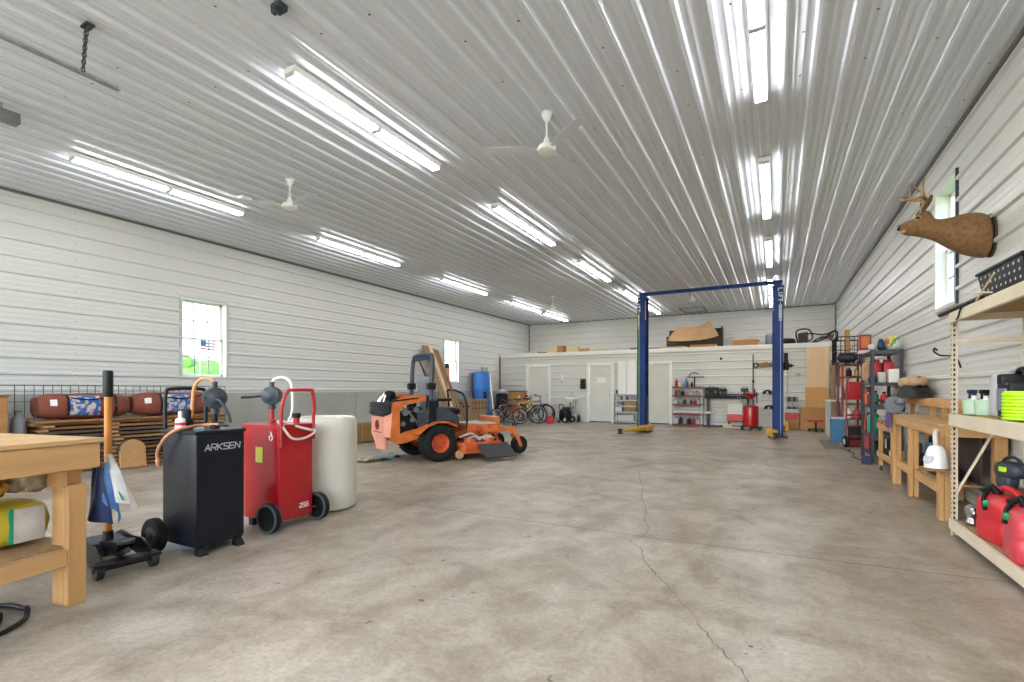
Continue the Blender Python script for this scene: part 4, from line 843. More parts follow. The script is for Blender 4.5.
make_bike('dark purple bicycle directly behind the yellow bicycle', (-7.98, 15.60, .0), R(3), 'purple', .32, R(-5), rimm='galv')
make_bike('silver bicycle standing behind the purple bicycle', (-7.72, 15.98, .0), R(4), 'galv', .325, R(4), rimm='steel')
make_bike('small dark red bicycle in front of the bicycle row', (-8.08, 14.74, .0), R(10), 'darkred', .27, R(-4), kid=True)
make_bike('dark blue bicycle behind the silver bicycle', (-7.95, 16.34, .0), R(2), 'navy', .33, R(-3))
make_bike('light grey bicycle seen end-on between the drums and the other bicycles', (-9.0, 15.90, .0), R(86), 'lightgrey', .27, R(3))
# things around the bikes
t = thing('tall_carton', 'large brown carton standing behind the bicycles beside the first door', 'carton', (-8.80, 16.82, .001))
b = MB(); b.box(-.30, .28, -.2, .2, 0, 1.09, .006); b.build('carton_body', 'card', t)
b = MB(); b.box(-.31, .29, -.205, .205, 1.10, 1.135, .004); b.build('carton_lid', 'carddark', t); b = MB(); b.lathe([(.05, 0), (.05, .003)], 14, T(.15, -.2005, .9) @ RX(PI/2)); b.build('round_label', 'paleZ', t)
t = thing('bicycle_helmet', 'pink and white bicycle helmet on top of the pile at the drums', 'helmet', (-8.95, 16.34, 1.005), R(30))
b = MB(); b.sell((0, 0, .08), (.15, .115, .11), .9, .95, 20, 12); b.build('helmet_shell', 'pink', t); b = MB()
for s in (-1, 0, 1): b.tube(spline([(-.12, s*.05, .14), (0, s*.055, .193), (.12, s*.045, .15)], 5), .012, 6)
b.box(-.13, .13, -.1, .1, -.03, .02, .02); b.build('helmet_vents', 'purple', t)
t = thing('storage_bin', 'dark storage bin hidden behind the bicycles holding up the helmet', 'bin', (-8.95, 16.42, .001)) if False else None
b = MB(); b.box(-.2, .2, -.1, .1, 0, .995, .01); b.box(-.21, .21, -.11, .11, .955, 1.0, .008); o = one(b, 'dark_cabinet', 'darkgrey', 'narrow dark cabinet behind the bicycles with the pink helmet on top', 'cabinet', loc=(-9.40, 16.62, .001))
[o2 for o2 in bpy.data.objects if o2.name == 'bicycle_helmet'][0].location = (-9.38, 16.62, 1.035)
t = thing('gas_can', 'red gas can on the floor behind the yellow bicycle front wheel', 'gas can', (-6.93, 15.62, .001), R(10))
b = MB(); b.box(-.13, .13, -.09, .09, 0, .27, .03); b.tube(spline([(-.09, 0, .27), (-.07, 0, .33), (.03, 0, .33), (.05, 0, .27)], 4), .017, 8); b.build('can_body', 'redpl', t); b = MB(); b.cyl((.09, 0, .26), (.12, 0, .36), .02); b.build('can_spout', 'black', t)
t = thing('yard_machine', 'black wheeled machine with a folded handle right of the yellow bicycle', 'yard machine', (-6.6, 16.25, 0), R(-15))
b = MB(); b.sell((0, 0, .27), (.20, .18, .21), .5, .5, 18, 12, .06, 4.); b.build('body', 'black', t)
for s in (-1, 1):
    b = MB(); wheel(b, (.15, s*.215, .12), .12, .05); w_ = b.build('wheel', 'rubber', t); b = MB(); hub(b, (.15, s*.215, .12), .11, .05); b.build('wheel_hub', 'lightgrey', w_)
    b = MB(); b.box(-.23, -.13, s*.12-.03, s*.12+.03, .001, .09, .01); b.build('foot', 'darkgrey', t)
b = MB(); b.tube(spline([(-.13, -.12, .44), (-.17, -.13, .56), (-.20, -.08, .64), (-.20, .08, .64), (-.17, .13, .56), (-.13, .12, .44)], 5), .014, 8); b.build('handle', 'darkgrey', t)
b = MB(); b.sell((.03, 0, .50), (.13, .13, .06), .6, .6, nz=.1); b.build('top_cover', 'darkgrey', t)
# ------------------------------------------------------------------ two post car lift
t = thing('two_post_lift', 'blue two-post car lift with yellow arms and a top beam', 'car lift', (-1.62, 13.82, 0))
LH = 3.72; PX = 1.66
for s in (-1, 1):
    px = s*PX; out = s        # channel opens towards the other post
    b = MB(); 
    def cx(a, c): return (min(px+out*a, px+out*c), max(px+out*a, px+out*c))
    b.box(*cx(.10, .12), -.15, .15, .02, LH, .004); b.box(*cx(-.12, .12), -.165, -.145, .02, LH, .004); b.box(*cx(-.12, .12), .145, .165, .02, LH, .004)
    b.box(*cx(-.12, -.10), -.165, -.10, .02, LH, .003); b.box(*cx(-.12, -.10), .10, .165, .02, LH, .003)
    po = b.build('lift_post', 'blue', t)
    b = MB(); b.box(*cx(-.22, .22), -.25, .25, 0, .02, .004); b.build('base_plate', 'navy', t)
    b = MB(); b.box(*cx(-.115, .095), -.14, .14, .12, .98, .006); b.build('carriage', 'navy', t)
    b = MB(); b.box(*cx(-.14, .14), -.18, .18, LH, LH+.012, .003); b.box(*cx(-.07, .07), -.07, .07, LH+.012, LH+.07, .006); b.build('post_cap', 'blue', t)
    b = MB(); b.box(*cx(.121, .124), -.055, .055, LH-.62, LH-.05); sg = b.build('sign_plate', 'navy', t)
    # lettering runs down the front flange
    Mt = T(px+(.055 if s > 0 else -.06), -.1655, LH-.06) @ RX(PI/2) @ RZ(-PI/2) @ T(0, -.045, 0)
    strokes(t, 'white_lettering', 'white', Mt, 'LIFT', .085 if s > 0 else .06, .06, .085, sw=.020, th=.002)
    b = MB(); b.box(px+(.02 if s > 0 else -.10), px+(.09 if s > 0 else -.06), -.1672, -.1655, LH-.80, LH-.46); b.build('white_emblem', 'lightgrey', t, smooth=False)
    b = MB(); b.box(px+(.02 if s > 0 else -.10), px+(.09 if s > 0 else -.06), -.1675, -.1655, LH-.86, LH-.82); b.build('red_emblem', 'salmon', t, smooth=False)
    b = MB(); b.box(*cx(-.119, -.10), -.1668, -.1650, LH-.62, LH-.1); b.build('warning_strip', 'salmon', t, smooth=False)
    b = MB(); b.tube([(px+out*.06, -.20, .05), (px+out*.06, -.20, LH-.4)], .008, 6); b.tube([(px+out*.06, -.20, LH-.4), (px+out*.06, -.14, LH-.35)], .008, 6); b.build('hydraulic_line', 'lightgrey' if s > 0 else 'lime', t)
    # arms: outer tube, inner tube, pad
    for yy, ang, L1 in ((-1, R(12)*s if s < 0 else R(5), .78), (1, R(-14)*s, .78)):
        M = T(px-out*.13, yy*.12, 0) @ RZ((0 if yy > 0 else PI)+(ang if yy > 0 else ang)) 
        b = MB(); b.box(-.12, .12, -.06, .22, .06, .19, .008, M); b.lathe([(.085, .05), (.085, .20)], 18, M); b.box(-.08, .08, .12, L1, .07, .17, .006, M); a_ = b.build('swing_arm', 'yellow', t)
        b = MB(); b.box(-.047, .047, .5, L1+.5*(1.5 if s < 0 else .4), .088, .152, .004, M); b.build('arm_extension', 'yellow', a_)
        Ld = L1+.5*(1.5 if s < 0 else .4)
        b = MB(); b.lathe([(.075, .06), (.075, .08), (.05, .085), (.05, .155), (.03, .16)], 18, M @ T(0, Ld, 0)); b.lathe([(.07, .162), (.075, .17), (.07, .185)], 18, M @ T(0, Ld, 0)); b.build('lift_pad', 'darkgrey', a_)
b = MB(); b.box(-PX-.10, PX+.10, -.055, .055, LH+.015+.06, LH+.16, .005)
for s in (-1, 1): b.prism([(0, 0), (s*.30, .09), (s*.30, .1), (0, .1)] if s < 0 else [(0, 0), (0, .1), (.30, .1), (.30, .09)], .09, T(-s*(PX-.10) if False else s*(PX-.10), .045, LH+.07-.01) @ SC(-1, 1, 1) @ RX(PI/2))
b.build('top_beam', 'blue', t)
b = MB(); b.box(PX+.13, PX+.22, -.08, .08, 1.85, 2.08, .02); b.cyl((PX+.18, 0, 1.66), (PX+.18, 0, 1.85), .06, 16); b.build('power_unit', 'black', t)
# ------------------------------------------------------------------ along the partition wall
W = YP-.024
t = thing('wall_sink', 'small white wall-hung sink with a faucet between the first two doors', 'sink', (-6.64, W, 0))
b = MB()
def bowl(z, k, yk): return [(k*.235*math.copysign(abs(math.cos(a))**.7, math.cos(a)), -.20+yk*.19*math.copysign(abs(math.sin(a))**.7, math.sin(a)), z) for a in [2*PI*j/28 for j in range(28)]]
b.loft([bowl(.70, .25, .3), bowl(.72, .7, .7), bowl(.83, .98, .98), bowl(.845, 1.02, 1.02), bowl(.845, .86, .84), bowl(.75, .6, .55), bowl(.74, .1, .1)]); b.box(-.235, .235, -.06, -.0, .76, .90, .012); b.build('basin', 'whitegloss', t)
b = MB(); b.tube(spline([(.02, -.05, .90), (.02, -.05, 1.02), (.02, -.09, 1.05), (.02, -.15, 1.03), (.02, -.16, .99)], 5), .013, 8); b.cyl((-.08, -.04, .90), (-.08, -.04, .95), .022, 10); b.cyl((.12, -.04, .90), (.12, -.04, .95), .022, 10); b.build('faucet', 'chrome', t)
b = MB(); b.tube(spline([(0, -.2, .70), (0, -.2, .56), (.02, -.2, .48), (.05, -.15, .47), (.05, -.1, .53), (.05, -.01, .55)], 5), .022, 8); b.tube([(-.1, -.02, .72), (-.1, -.03, .45)], .009, 6); b.tube([(.13, -.02, .72), (.13, -.03, .45)], .009, 6); b.build('drain_trap', 'steel', t)
t = thing('step_stool', 'small off-white step stool on the floor under the sink', 'stool', (-6.62, W-.35, .001))
b = MB(); b.box(-.22, .22, -.14, .14, .24, .275, .012); b.build('step', 'bagwhite', t)
for x in (-.19, .19): b = MB(); b.loft([[(x-.02, -.14, 0), (x+.02, -.14, 0), (x+.02, .14, 0), (x-.02, .14, 0)], [(x*.92-.02, -.12, .24), (x*.92+.02, -.12, .24), (x*.92+.02, .12, .24), (x*.92-.02, .12, .24)]]); b.build('leg', 'bagwhite', t)
b = MB(); b.box(-.11, .11, -.08, .08, .002, .15, .01); one(b, 'dark_box', 'carddark', 'small dark box tucked under the step stool', 'box', loc=(-6.62, W-.33, .001))
b = MB(); b.lathe([(.05, 0), (.055, .02), (.055, .2), (.02, .24), (.02, .27), (.03, .28)], 14); one(b, 'grey_bottle', 'darkgrey', 'dark bottle on the floor right of the step stool', 'bottle', loc=(-6.30, W-.25, .001))
t = thing('paper_towel_holder', 'narrow white dispenser on the wall above left of the sink', 'dispenser', (-7.02, W, 1.42)); b = MB(); b.box(-.05, .05, -.10, -.002, 0, .36, .01); b.build('dispenser_case', 'whitegloss', t); b = MB(); b.box(-.03, .03, -.104, -.1, .02, .07); b.build('slot', 'grey', t)
t = thing('wall_phone', 'black box phone mounted on the wall left of the middle door', 'phone', (-6.20, W-.045, 1.20)); b = MB(); b.box(-.09, .09, -.09, 0, 0, .36, .015); b.build('phone_body', 'black', t); b = MB(); b.box(-.085, -.02, -.12, -.09, .02, .33, .012); b.build('handset', 'darkgrey', t)
t = thing('paper_notice', 'small white notice hanging on the middle door', 'notice', (-5.55, YP+.03, 1.42)); b = MB(); b.box(-.16, .16, -.012, -.002, 0, .20); b.build('paper', 'whitegloss', t, smooth=False); b = MB(); b.tube([(-.1, -.006, .20), (0, -.006, .28), (.1, -.006, .20)], .003, 5); b.build('cord', 'grey', t)
def rack(name, lab, cat, loc, x0, x1, y0, y1, zs, H_, mu, ms, th=.03, post=.035, rz=0., lip=None):
    t = thing(name, lab, cat, loc, rz)
    for x in (x0, x1-post):
        for y in (y0, y1-post):
            b = MB(); b.box(x, x+post, y, y+post*.15, 0, H_); b.box(x if x == x0 else x+post*.85, x+post*.15 if x == x0 else x+post, y, y+post, 0, H_); b.build('upright', mu, t, smooth=False)
    for z in zs:
        b = MB(); b.box(x0+.004, x1-.004, y0+.004, y1-.004, z-th, z, .003); b.box(x0+.004, x1-.004, y0-.002, y0+.006, z-th-.02, z+.002); b.build('shelf', ms, t, smooth=False)
    return t
# grey shelf right of the middle door, with the two white panels
rack('wire_shelf_unit', 'low grey shelf unit right of the middle door', 'shelf unit', (-4.93, W-.43, 0), 0, .82, 0, .38, (.10, .42, .625, .82, 1.02), 1.04, 'slate', 'galv', .02)
for i, (xa, xb) in enumerate(((-4.83, -4.53), (-4.51, -4.19))):
    b = MB(); b.box(xa, xb, W-.34, W-.30, 1.022, 2.16, .004); one(b, 'tall_white_board', 'white', ['tall white panel standing on the grey shelf, nearer the middle door', 'tall white panel standing on the grey shelf, nearer the blue post'][i], 'panel')
b = MB(); b.box(-.05, .05, -.03, 0, 0, .10, .01); one(b, 'black_clip', 'black', 'small black bracket at the top of the left white panel', 'bracket', loc=(-4.68, W-.342, 2.0)) if False else None
def carton(loc, w, d, h, m, lab, rz=0., name='cardboard_box', cat='box', tape=True):
    t = thing(name, lab, cat, loc, rz); b = MB(); b.box(-w/2, w/2, -d/2, d/2, 0, h, .004); b.build('box_body', m, t)
    if tape: b = MB(); b.box(-w*.05, w*.05, -d/2-.0012, d/2+.0012, h*.82, h+.0012); b.build('tape', 'tan', t, smooth=False)
    return t
carton((-4.40, W-.25, .422), .36, .3, .17, 'card', 'brown carton low on the grey shelf by the left blue post'); carton((-4.38, W-.25, .627), .38, .3, .165, 'card', 'brown carton with red marks one shelf above the low carton')
carton((-4.78, W-.25, .422), .22, .3, .15, 'pink', 'pale pink box low on the grey shelf beside the brown carton')
def bottle(loc, r, h, m, cap, lab, cat='bottle', name='bottle', group=None, neck=.4):
    t = thing(name, lab, cat, loc, 0, group); b = MB(); b.lathe([(r*.9, 0), (r, h*.03), (r, h*.62), (r*.85, h*.70), (r*neck, h*.82), (r*neck, h*.88)], 14); b.build('bottle_body', m, t)
    b = MB(); b.lathe([(r*neck*1.15, h*.87), (r*neck*1.15, h*.99), (r*neck, h)], 12); b.build('cap', cap, t); return t
for i, (x, m) in enumerate(((-4.84, 'whitegloss'), (-4.74, 'grey'), (-4.64, 'whitegloss'), (-4.54, 'bagblue'), (-4.43, 'whitegloss'), (-4.32, 'lightgrey'))):
    bottle((x, W-.22, .822), .038, .15, m, 'darkgrey', 'spray can on the upper tier of the grey shelf, {} from the left'.format(NUM[i]), 'spray can', 'spray_can', 'cans on the grey shelf')
for i, (x, m) in enumerate(((-4.82, 'lightgrey'), (-4.70, 'grey'))): bottle((x, W-.22, .627), .05, .13, m, 'grey', ['light tub', 'darker tub'][i]+' on the grey shelf tier beside the red-marked carton', 'tub', 'tub')
carton((-4.55, W-.25, .102), .55, .3, .2, 'lightgrey', 'long pale box on the bottom tier of the grey shelf', tape=False); carton((-4.5, W-.25, 1.022) if False else (-4.86, W-.2, 1.022), .12, .2, .14, 'slate', 'small slate box standing left on top of the grey shelf', tape=False)
# red shelf unit
RX0 = -2.99
rack('red_shelf_unit', 'five-tier red metal shelf unit right of the third door', 'shelf unit', (RX0, W-.46, 0), 0, .92, 0, .42, (.06, .40, .71, .99, 1.27), 1.29, 'galv', 'darkred', .035)
it = [(.10, 1.27, 'redpl', .055, .26, 'red and white bottle at the left end of the red shelf top'), (.20, 1.27, 'whitegloss', .05, .20, 'white bottle second from left on the red shelf top'), (.40, 1.27, 'bagblue', .055, .25, 'blue and white jug in the middle of the red shelf top'), (.47, 1.27, 'whitegloss', .0, 0, ''),
      (.58, 1.27, 'black', .045, .16, 'short black bottle right of the jug on the red shelf top'),
      (.08, .99, 'redfade', .05, .2, 'faded red bottle left on the second red shelf tier'), (.19, .99, 'green', .05, .17, 'green bottle on the second red shelf tier'), (.30, .99, 'darkgrey', .05, .16, 'dark bottle on the second red shelf tier'), (.55, .99, 'whitegloss', .045, .12, 'white tub right of centre on the second red shelf tier'), (.74, .99, 'palegreen', .045, .13, 'pale green tub at the right of the second red shelf tier'),
      (.10, .71, 'whitegloss', .06, .13, 'white tub left on the middle red shelf tier'), (.26, .71, 'lightgrey', .05, .12, 'grey tub on the middle red shelf tier'), (.36, .71, 'navy', .05, .15, 'navy bottle on the middle red shelf tier'), (.56, .71, 'purple', .05, .14, 'purple bottle on the middle red shelf tier'), (.68, .71, 'redpl', .05, .13, 'red bottle on the middle red shelf tier'), (.79, .71, 'pink', .05, .15, 'pink bottle at the right of the middle red shelf tier'),
      (.10, .06, 'whitegloss', .07, .22, 'white jug left on the bottom red shelf tier'), (.23, .06, 'navy', .06, .22, 'navy jug on the bottom red shelf tier'), (.36, .06, 'lightgrey', .06, .20, 'light grey jug on the bottom red shelf tier'), (.50, .06, 'darkgrey', .06, .19, 'dark grey jug on the bottom red shelf tier'), (.63, .06, 'redfade', .06, .18, 'faded red jug on the bottom red shelf tier'), (.77, .06, 'pink', .065, .20, 'pinkish jug at the right of the bottom red shelf tier')]
for x, z, m, r, h, lab in it:
    if r: bottle((RX0+x, W-.24, z+.002), r, h, m, 'black' if m != 'black' else 'grey', lab, 'bottle', 'shop_bottle', 'bottles on the red shelf unit')
t = thing('folding_stand', 'black bar with an arched handle standing on top of the red shelf', 'stand', (RX0+.66, W-.22, 1.272)); b = MB(); b.box(-.26, .30, -.03, .03, .30, .33, .005); b.box(-.02, .02, -.02, .02, .0, .30); b.build('bar', 'black', t); b = MB(); b.tube(spline([(-.18, 0, .33), (-.12, 0, .42), (0, 0, .45), (.12, 0, .40)], 6), .013, 8); b.build('arched_handle', 'darkgrey', t)
b = MB(); b.lathe([(.035, 0), (.04, .01), (.04, 1.16), (.035, 1.17)], 14, RY(PI/2) @ T(-.0, 0, 0)); one(b, 'white_tube', 'whitegloss', 'long white tube lying on the red shelf and sticking out to the right', 'tube', loc=(RX0+.06, W-.525, .435)) if False else one(b, 'white_tube', 'whitegloss', 'long white tube lying on the red shelf and sticking out to the right', 'tube', loc=(RX0+.05, W-.30, .443))
# black wall bench
t = thing('black_bench', 'black steel-legged bench with a thin top along the partition wall', 'bench', (-2.02, W-.5, 0))
b = MB(); b.box(0, 1.32, 0, .43, .895, .92, .003); b.build('bench_top', 'black', t)
for x in (.06, 1.22): b = MB(); b.box(x, x+.07, .27, .40, .03, .895, .004); b.build('leg', 'slate', t)
b = MB(); b.box(-.02, 1.5, .05, .4, .0, .03, .003); b.build('foot_rail', 'darkgrey', t)
def case(loc, w, d, h, m, lab):
    t = thing('tool_case', lab, 'tool case', loc, 0, 'black cases on the bench'); b = MB(); b.box(-w/2, w/2, -d/2, d/2, 0, h*.55, .015); b.box(-w/2, w/2, -d/2, d/2, h*.56, h, .015); b.build('case_body', m, t)
    b = MB(); b.tube(spline([(-.07, 0, h-.005), (-.06, 0, h+.035), (.06, 0, h+.035), (.07, 0, h-.005)], 4), .010, 6); b.build('carry_handle', 'darkgrey', t)
    b = MB()
    for k in (-.3, .3): b.box(w*k-.02, w*k+.02, -d/2-.01, -d/2, h*.45, h*.65, .004)
    b.build('latches', 'grey', t)
case((-1.80, W-.26, .922), .40, .3, .33, 'black', 'big black case at the left end of the black bench'); case((-1.47, W-.26, .922), .20, .28, .29, 'black', 'smaller black case beside the big case on the bench'); case((-.86, W-.26, .922), .20, .26, .30, 'navyblack', 'upright dark case behind the drain funnel on the bench')
t = thing('tool_tray', 'low black tray of tools in the middle of the black bench', 'tool tray', (-1.17, W-.28, .922)); b = MB(); b.box(-.19, .19, -.12, .12, 0, .07, .01); b.build('tray', 'black', t); b = MB(); b.tube(spline([(-.15, -.05, .09), (-.05, .03, .11), (.05, -.04, .10), (.15, .04, .11)], 5), .02, 8); b.build('hose_tool', 'darkgrey', t)
# red tray, white crate, floor beams
t = thing('white_crate', 'white plastic crate standing in the red tray under the black bench', 'crate', (-1.12, W-.33, .42)); b = MB()
for k in range(6): b.box(-.19+.07*k, -.16+.07*k, -.13, -.12, .0, .30); b.box(-.19+.07*k, -.16+.07*k, .12, .13, 0, .30)
for z in (.0, .09, .18, .27): b.box(-.2, .2, -.135, -.12, z, z+.03); b.box(-.2, .2, .12, .135, z, z+.03); b.box(-.2, -.185, -.13, .13, z, z+.03); b.box(.185, .2, -.13, .13, z, z+.03)
b.box(-.2, .2, -.13, .13, 0, .012); b.build('crate_body', 'whitegloss', t, smooth=False)
t = thing('red_tray', 'bright red metal tray on a stand beside the red drain tank', 'tray', (-1.09, W-.33, 0)); b = MB(); b.box(-.25, .25, -.16, .16, .20, .212); b.box(-.25, .25, -.16, -.15, .2, .40); b.box(-.25, .25, .15, .16, .2, .40); b.box(-.25, -.24, -.16, .16, .2, .40); b.box(.24, .25, -.16, .16, .2, .40); b.box(-.24, .24, -.15, .15, .40, .41); b.build('tray_body', 'redpl', t, smooth=False)
for x in (-.2, .2): b = MB(); b.box(x-.02, x+.02, -.1, .1, .032, .2); b.build('leg', 'darkgrey', t)
b = MB(); b.box(-1.55, -.35, W-.56, W-.53, .002, .07, .003); one(b, 'steel_beam', 'slate', 'dark steel bar lying on the floor in front of the black bench', 'bar'); b = MB(); b.box(-1.45, -1.2, W-.62, W-.58, .001, .11, .004); b.box(-1.2, -.6, W-.62, W-.58, .001, .04); one(b, 'pale_plank', 'paleY', 'pale stick lying on the floor in front of the dark steel bar', 'stick')
# oil drain tank
t = thing('oil_drain_tank', 'red oil drain tank on casters with a funnel bowl on top', 'oil drain', (-.64, 15.75, 0))
b = MB(); b.lathe([(.17, .12), (.195, .14), (.20, .17), (.20, .66), (.19, .70), (.15, .725), (.03, .735)], 28); b.build('tank', 'red', t)
b = MB(); b.lathe([(.03, .90), (.06, .93), (.21, 1.03), (.225, 1.06), (.205, 1.06), (.06, .97)], 24); b.build('funnel_bowl', 'red', t)
b = MB(); b.cyl((0, 0, .73), (0, 0, .93), .022, 10); b.cyl((.10, .03, .71), (.10, .03, 1.18), .014, 8); b.tube([(-.10, .03, .70), (-.30, .05, .96)], .012, 8); b.tube([(-.16, -.06, .70), (-.36, .0, .97)], .012, 8); b.build('pipes', 'steel', t)
b = MB(); b.box(.08, .12, .01, .05, 1.05, 1.2, .008); b.box(.14, .17, -.03, .0, .78, 1.12, .006); b.build('valve_handle', 'black', t)
b = MB(); b.box(-.24, .24, -.03, .03, .09, .12, .006); b.box(-.03, .03, -.24, .24, .09, .12, .006); b.box(-.30, -.1, -.17, .10, .10, .13, .01); b.build('base_frame', 'black', t)
for a in range(4):
    x, y = .225*math.cos(a*PI/2), .225*math.sin(a*PI/2); b = MB(); b.lathe([(.015, -.018), (.045, -.018), (.048, 0), (.045, .018), (.015, .018)], 14, T(x, y, .048) @ RX(PI/2)); b.box(x-.012, x+.012, y-.024, y+.024, .05, .095); b.build('caster', 'black', t)
# things on the wall behind the lift
b = MB(); b.tube([(0, 0, .002), (0, 0, 2.28)], .014, 8); b.box(-.03, .03, -.02, .016, 1.4, 1.46, .004); one(b, 'tall_pole', 'black', 'tall thin black pole standing against the partition wall behind the drain tank', 'pole', loc=(-.63, W-.02, 0))
t = thing('hung_saw', 'wooden-handled saw hanging on the wall beside the tall black pole', 'saw', (-.325, W-.03, 1.93)); b = MB(); b.prism([(-.22, -.03), (-.1, -.08), (.2, -.06), (.22, .03), (.08, .10), (-.05, .08), (-.2, .05)], .03, RX(PI/2)); b.build('saw_handle', 'oldboardZ', t); b = MB(); b.torus((-.22, -.02, 0), .07, .018, 16, 6); b.torus((.2, -.02, .02), .05, .015, 14, 6); b.build('hook_rings', 'black', t)
for i, (x, z, lab) in enumerate(((-.24, 1.10, 'upper black trimmer head hanging on the wall left of the right blue post'), (-.20, .63, 'lower black and white trimmer head hanging left of the right blue post'))):
    t = thing('hung_tool', lab, 'hung tool', (x, W-.04, z)); b = MB(); b.sell((0, -.03, 0), (.10, .05, .06), .8, .8); b.tube(spline([(-.12, -.03, -.06), (-.08, -.03, .02), (0, -.03, .05), (.09, -.03, .03), (.11, -.03, -.08)], 5), .022, 8); b.build('tool_body', 'black', t); b = MB(); b.box(-.03, .04, -.09, -.05, -.10, .02, .01); b.build('label_block', 'lightgrey', t)
b = MB(); b.tube([(0, 0, .32), (0, 0, 2.05)], .012, 8); b.box(-.03, .05, -.03, .0, 2.0, 2.06, .006); one(b, 'hanging_rod', 'lightgrey', 'thin pale rod hanging on the partition wall right of the right blue post', 'rod', loc=(.30, W-.02, .02)) 
b = MB(); b.box(-.05, .05, -.05, 0, 0, .10, .01); b.cyl((0, -.03, .05), (.10, -.05, .05), .02); one(b, 'wall_hook', 'black', 'black hook on the wall just right of the lift power unit', 'hook', loc=(.38, W-.02, 1.85))
t = thing('wall_outlet', 'small electrical outlet on the partition wall left of the tall plywood', 'outlet', (.58, W-.012, 1.60)); b = MB(); b.box(-.07, .07, -.03, 0, 0, .09, .006); b.build('cover', 'lightgrey', t); b = MB(); b.lathe([(.018, 0), (.018, .004)], 10, T(-.03, -.03, .045) @ RX(PI/2)); b.lathe([(.018, 0), (.018, .004)], 10, T(.03, -.03, .045) @ RX(PI/2)); b.build('sockets', 'grey', t)
t = thing('wall_sensor', 'small black sensor on the partition wall above the black bench', 'sensor', (-1.55, W-.012, 2.13)); b = MB(); b.box(-.03, .03, -.05, 0, 0, .08, .01); b.build('sensor_body', 'black', t)
# cartons and canisters right of the lift
carton((.41, W-.45, .001), .34, .34, .29, 'card', 'brown carton on the floor right of the right blue post'); carton((.41, W-.45, .294), .36, .34, .20, 'redfade', 'red and white carton stacked on the brown carton by the right post')
carton((.41, W-.45, .498), .32, .30, .10, 'lightgrey', 'grey flat box under the filter canisters', tape=False)
for k in range(5):
    b = MB(); b.lathe([(.026, 0), (.029, .01), (.029, .34), (.024, .36), (.012, .37)], 12); b.lathe([(.0295, .08), (.0295, .22)], 12, None, 1); one(b, 'filter_canister', ['darkgrey' if k % 2 else 'grey', 'lightgrey'], 'narrow canister standing on the grey box, {} from the left'.format(NUM[k]), 'canister', 'canisters on the boxes', loc=(.285+.063*k, W-.48, .601))
b = MB(); b.lathe([(.05, 0), (.055, .02), (.05, .24), (.02, .27)], 12); one(b, 'yellow_bottle', 'brightyellow', 'yellow bottle on the floor at the foot of the right blue post', 'bottle', loc=(.27, W-.95, .001))
# plywood sheets leaning on the partition wall
def lean(xa, xb, yb, yt, h, th, m, lab, name='plywood_sheet'):
    b = MB(); b.loft([[(xa, y, z), (xb, y, z), (xb, y+th, z), (xa, y+th, z)] for y, z in ((yb, .012), (yt, h))]); return one(b, name, m, lab, 'plywood', None)
lean(.80, 1.36, W-.22, W-.055, 2.44, .015, 'paleZ', 'tall pale plywood sheet leaning on the partition wall in the right corner'); lean(.76, 1.34, W-.40, W-.20, 1.24, .018, 'ply', 'half-height tan plywood sheet in front of the tall sheet', 'plywood_sheet'); lean(.62, 1.32, W-.62, W-.44, .66, .03, 'card', 'low brown board in front of the tan plywood sheet', 'plywood_sheet')
t = thing('rolling_stool', 'low red-topped rolling stool in front of the plywood sheets', 'stool', (.98, W-.95, 0)); b = MB(); b.sell((0, 0, .31), (.21, .17, .035), .4, .5); b.build('seat', 'redpl', t); b = MB(); b.cyl((0, 0, .08), (0, 0, .29), .025); b.box(-.18, .18, -.03, .03, .06, .09, .008); b.box(-.03, .03, -.16, .16, .06, .09, .008); b.build('base', 'darkgrey', t)
for a in range(4): b = MB(); b.lathe([(.01, -.014), (.03, -.014), (.03, .014), (.01, .014)], 12, T(.16*(a % 2*2-1) if a < 2 else 0, .14*(a % 2*2-1) if a > 1 else 0, .031) @ RX(PI/2)); b.build('caster', 'black', t)
# ------------------------------------------------------------------ on the loft
Z = 2.562
t = thing('open_wooden_box', 'dark brown open wooden box standing on the loft', 'box', (-2.52, 18.15, Z)); b = MB(); b.box(-.90, .92, .25, .28, 0, .76, .004); b.box(-.90, -.87, -.25, .28, 0, .50, .004); b.box(.89, .92, -.25, .28, 0, .76, .004); b.box(-.90, .92, -.25, -.22, 0, .36, .004); b.box(-.90, .92, -.25, .28, 0, .02); b.build('box_body', 'carddark', t)
b = MB(); G = [(-.82, .02), (-.66, .28), (-.5, .47), (-.45, .50), (-.40, .455), (0, .44), (.33, .52), (.47, .62), (.52, .60), (.60, .46), (.72, .26), (.79, .10), (.55, .03), (.2, -.02), (-.3, -.03), (-.7, -.01)]
t = thing('cardboard_sheet', 'large curved cardboard sheet propped over the dark box on the loft', 'cardboard', (-2.50, 17.66, Z+.10), 0); b.prism([(x*1.03, y*1.02+.22) for x, y in G], .012, RX(R(80))); b.build('sheet', 'cardlight', t, smooth=False)
b = MB(); b.box(-.40, .40, -.2, .2, 0, .07, .004); one(b, 'flat_carton', 'cardlight', 'flat carton lying left in front of the dark box on the loft', 'box', loc=(-3.05, 17.38, Z))
b = MB(); b.box(-.40, .40, -.2, .2, 0, .10, .004); one(b, 'flat_carton', 'card', 'flat carton lying right in front of the dark box on the loft', 'box', loc=(-2.12, 17.38, Z))
t = thing('cardboard_tray', 'open cardboard tray on the loft right of the dark box', 'box', (-.90, 17.75, Z)); b = MB(); b.box(-.36, .36, -.25, .25, 0, .02)
for q in ((-.36, .36, -.25, -.24), (-.36, .36, .24, .25), (-.36, -.35, -.25, .25), (.35, .36, -.25, .25)): b.box(q[0], q[1], q[2], q[3], 0, .23)
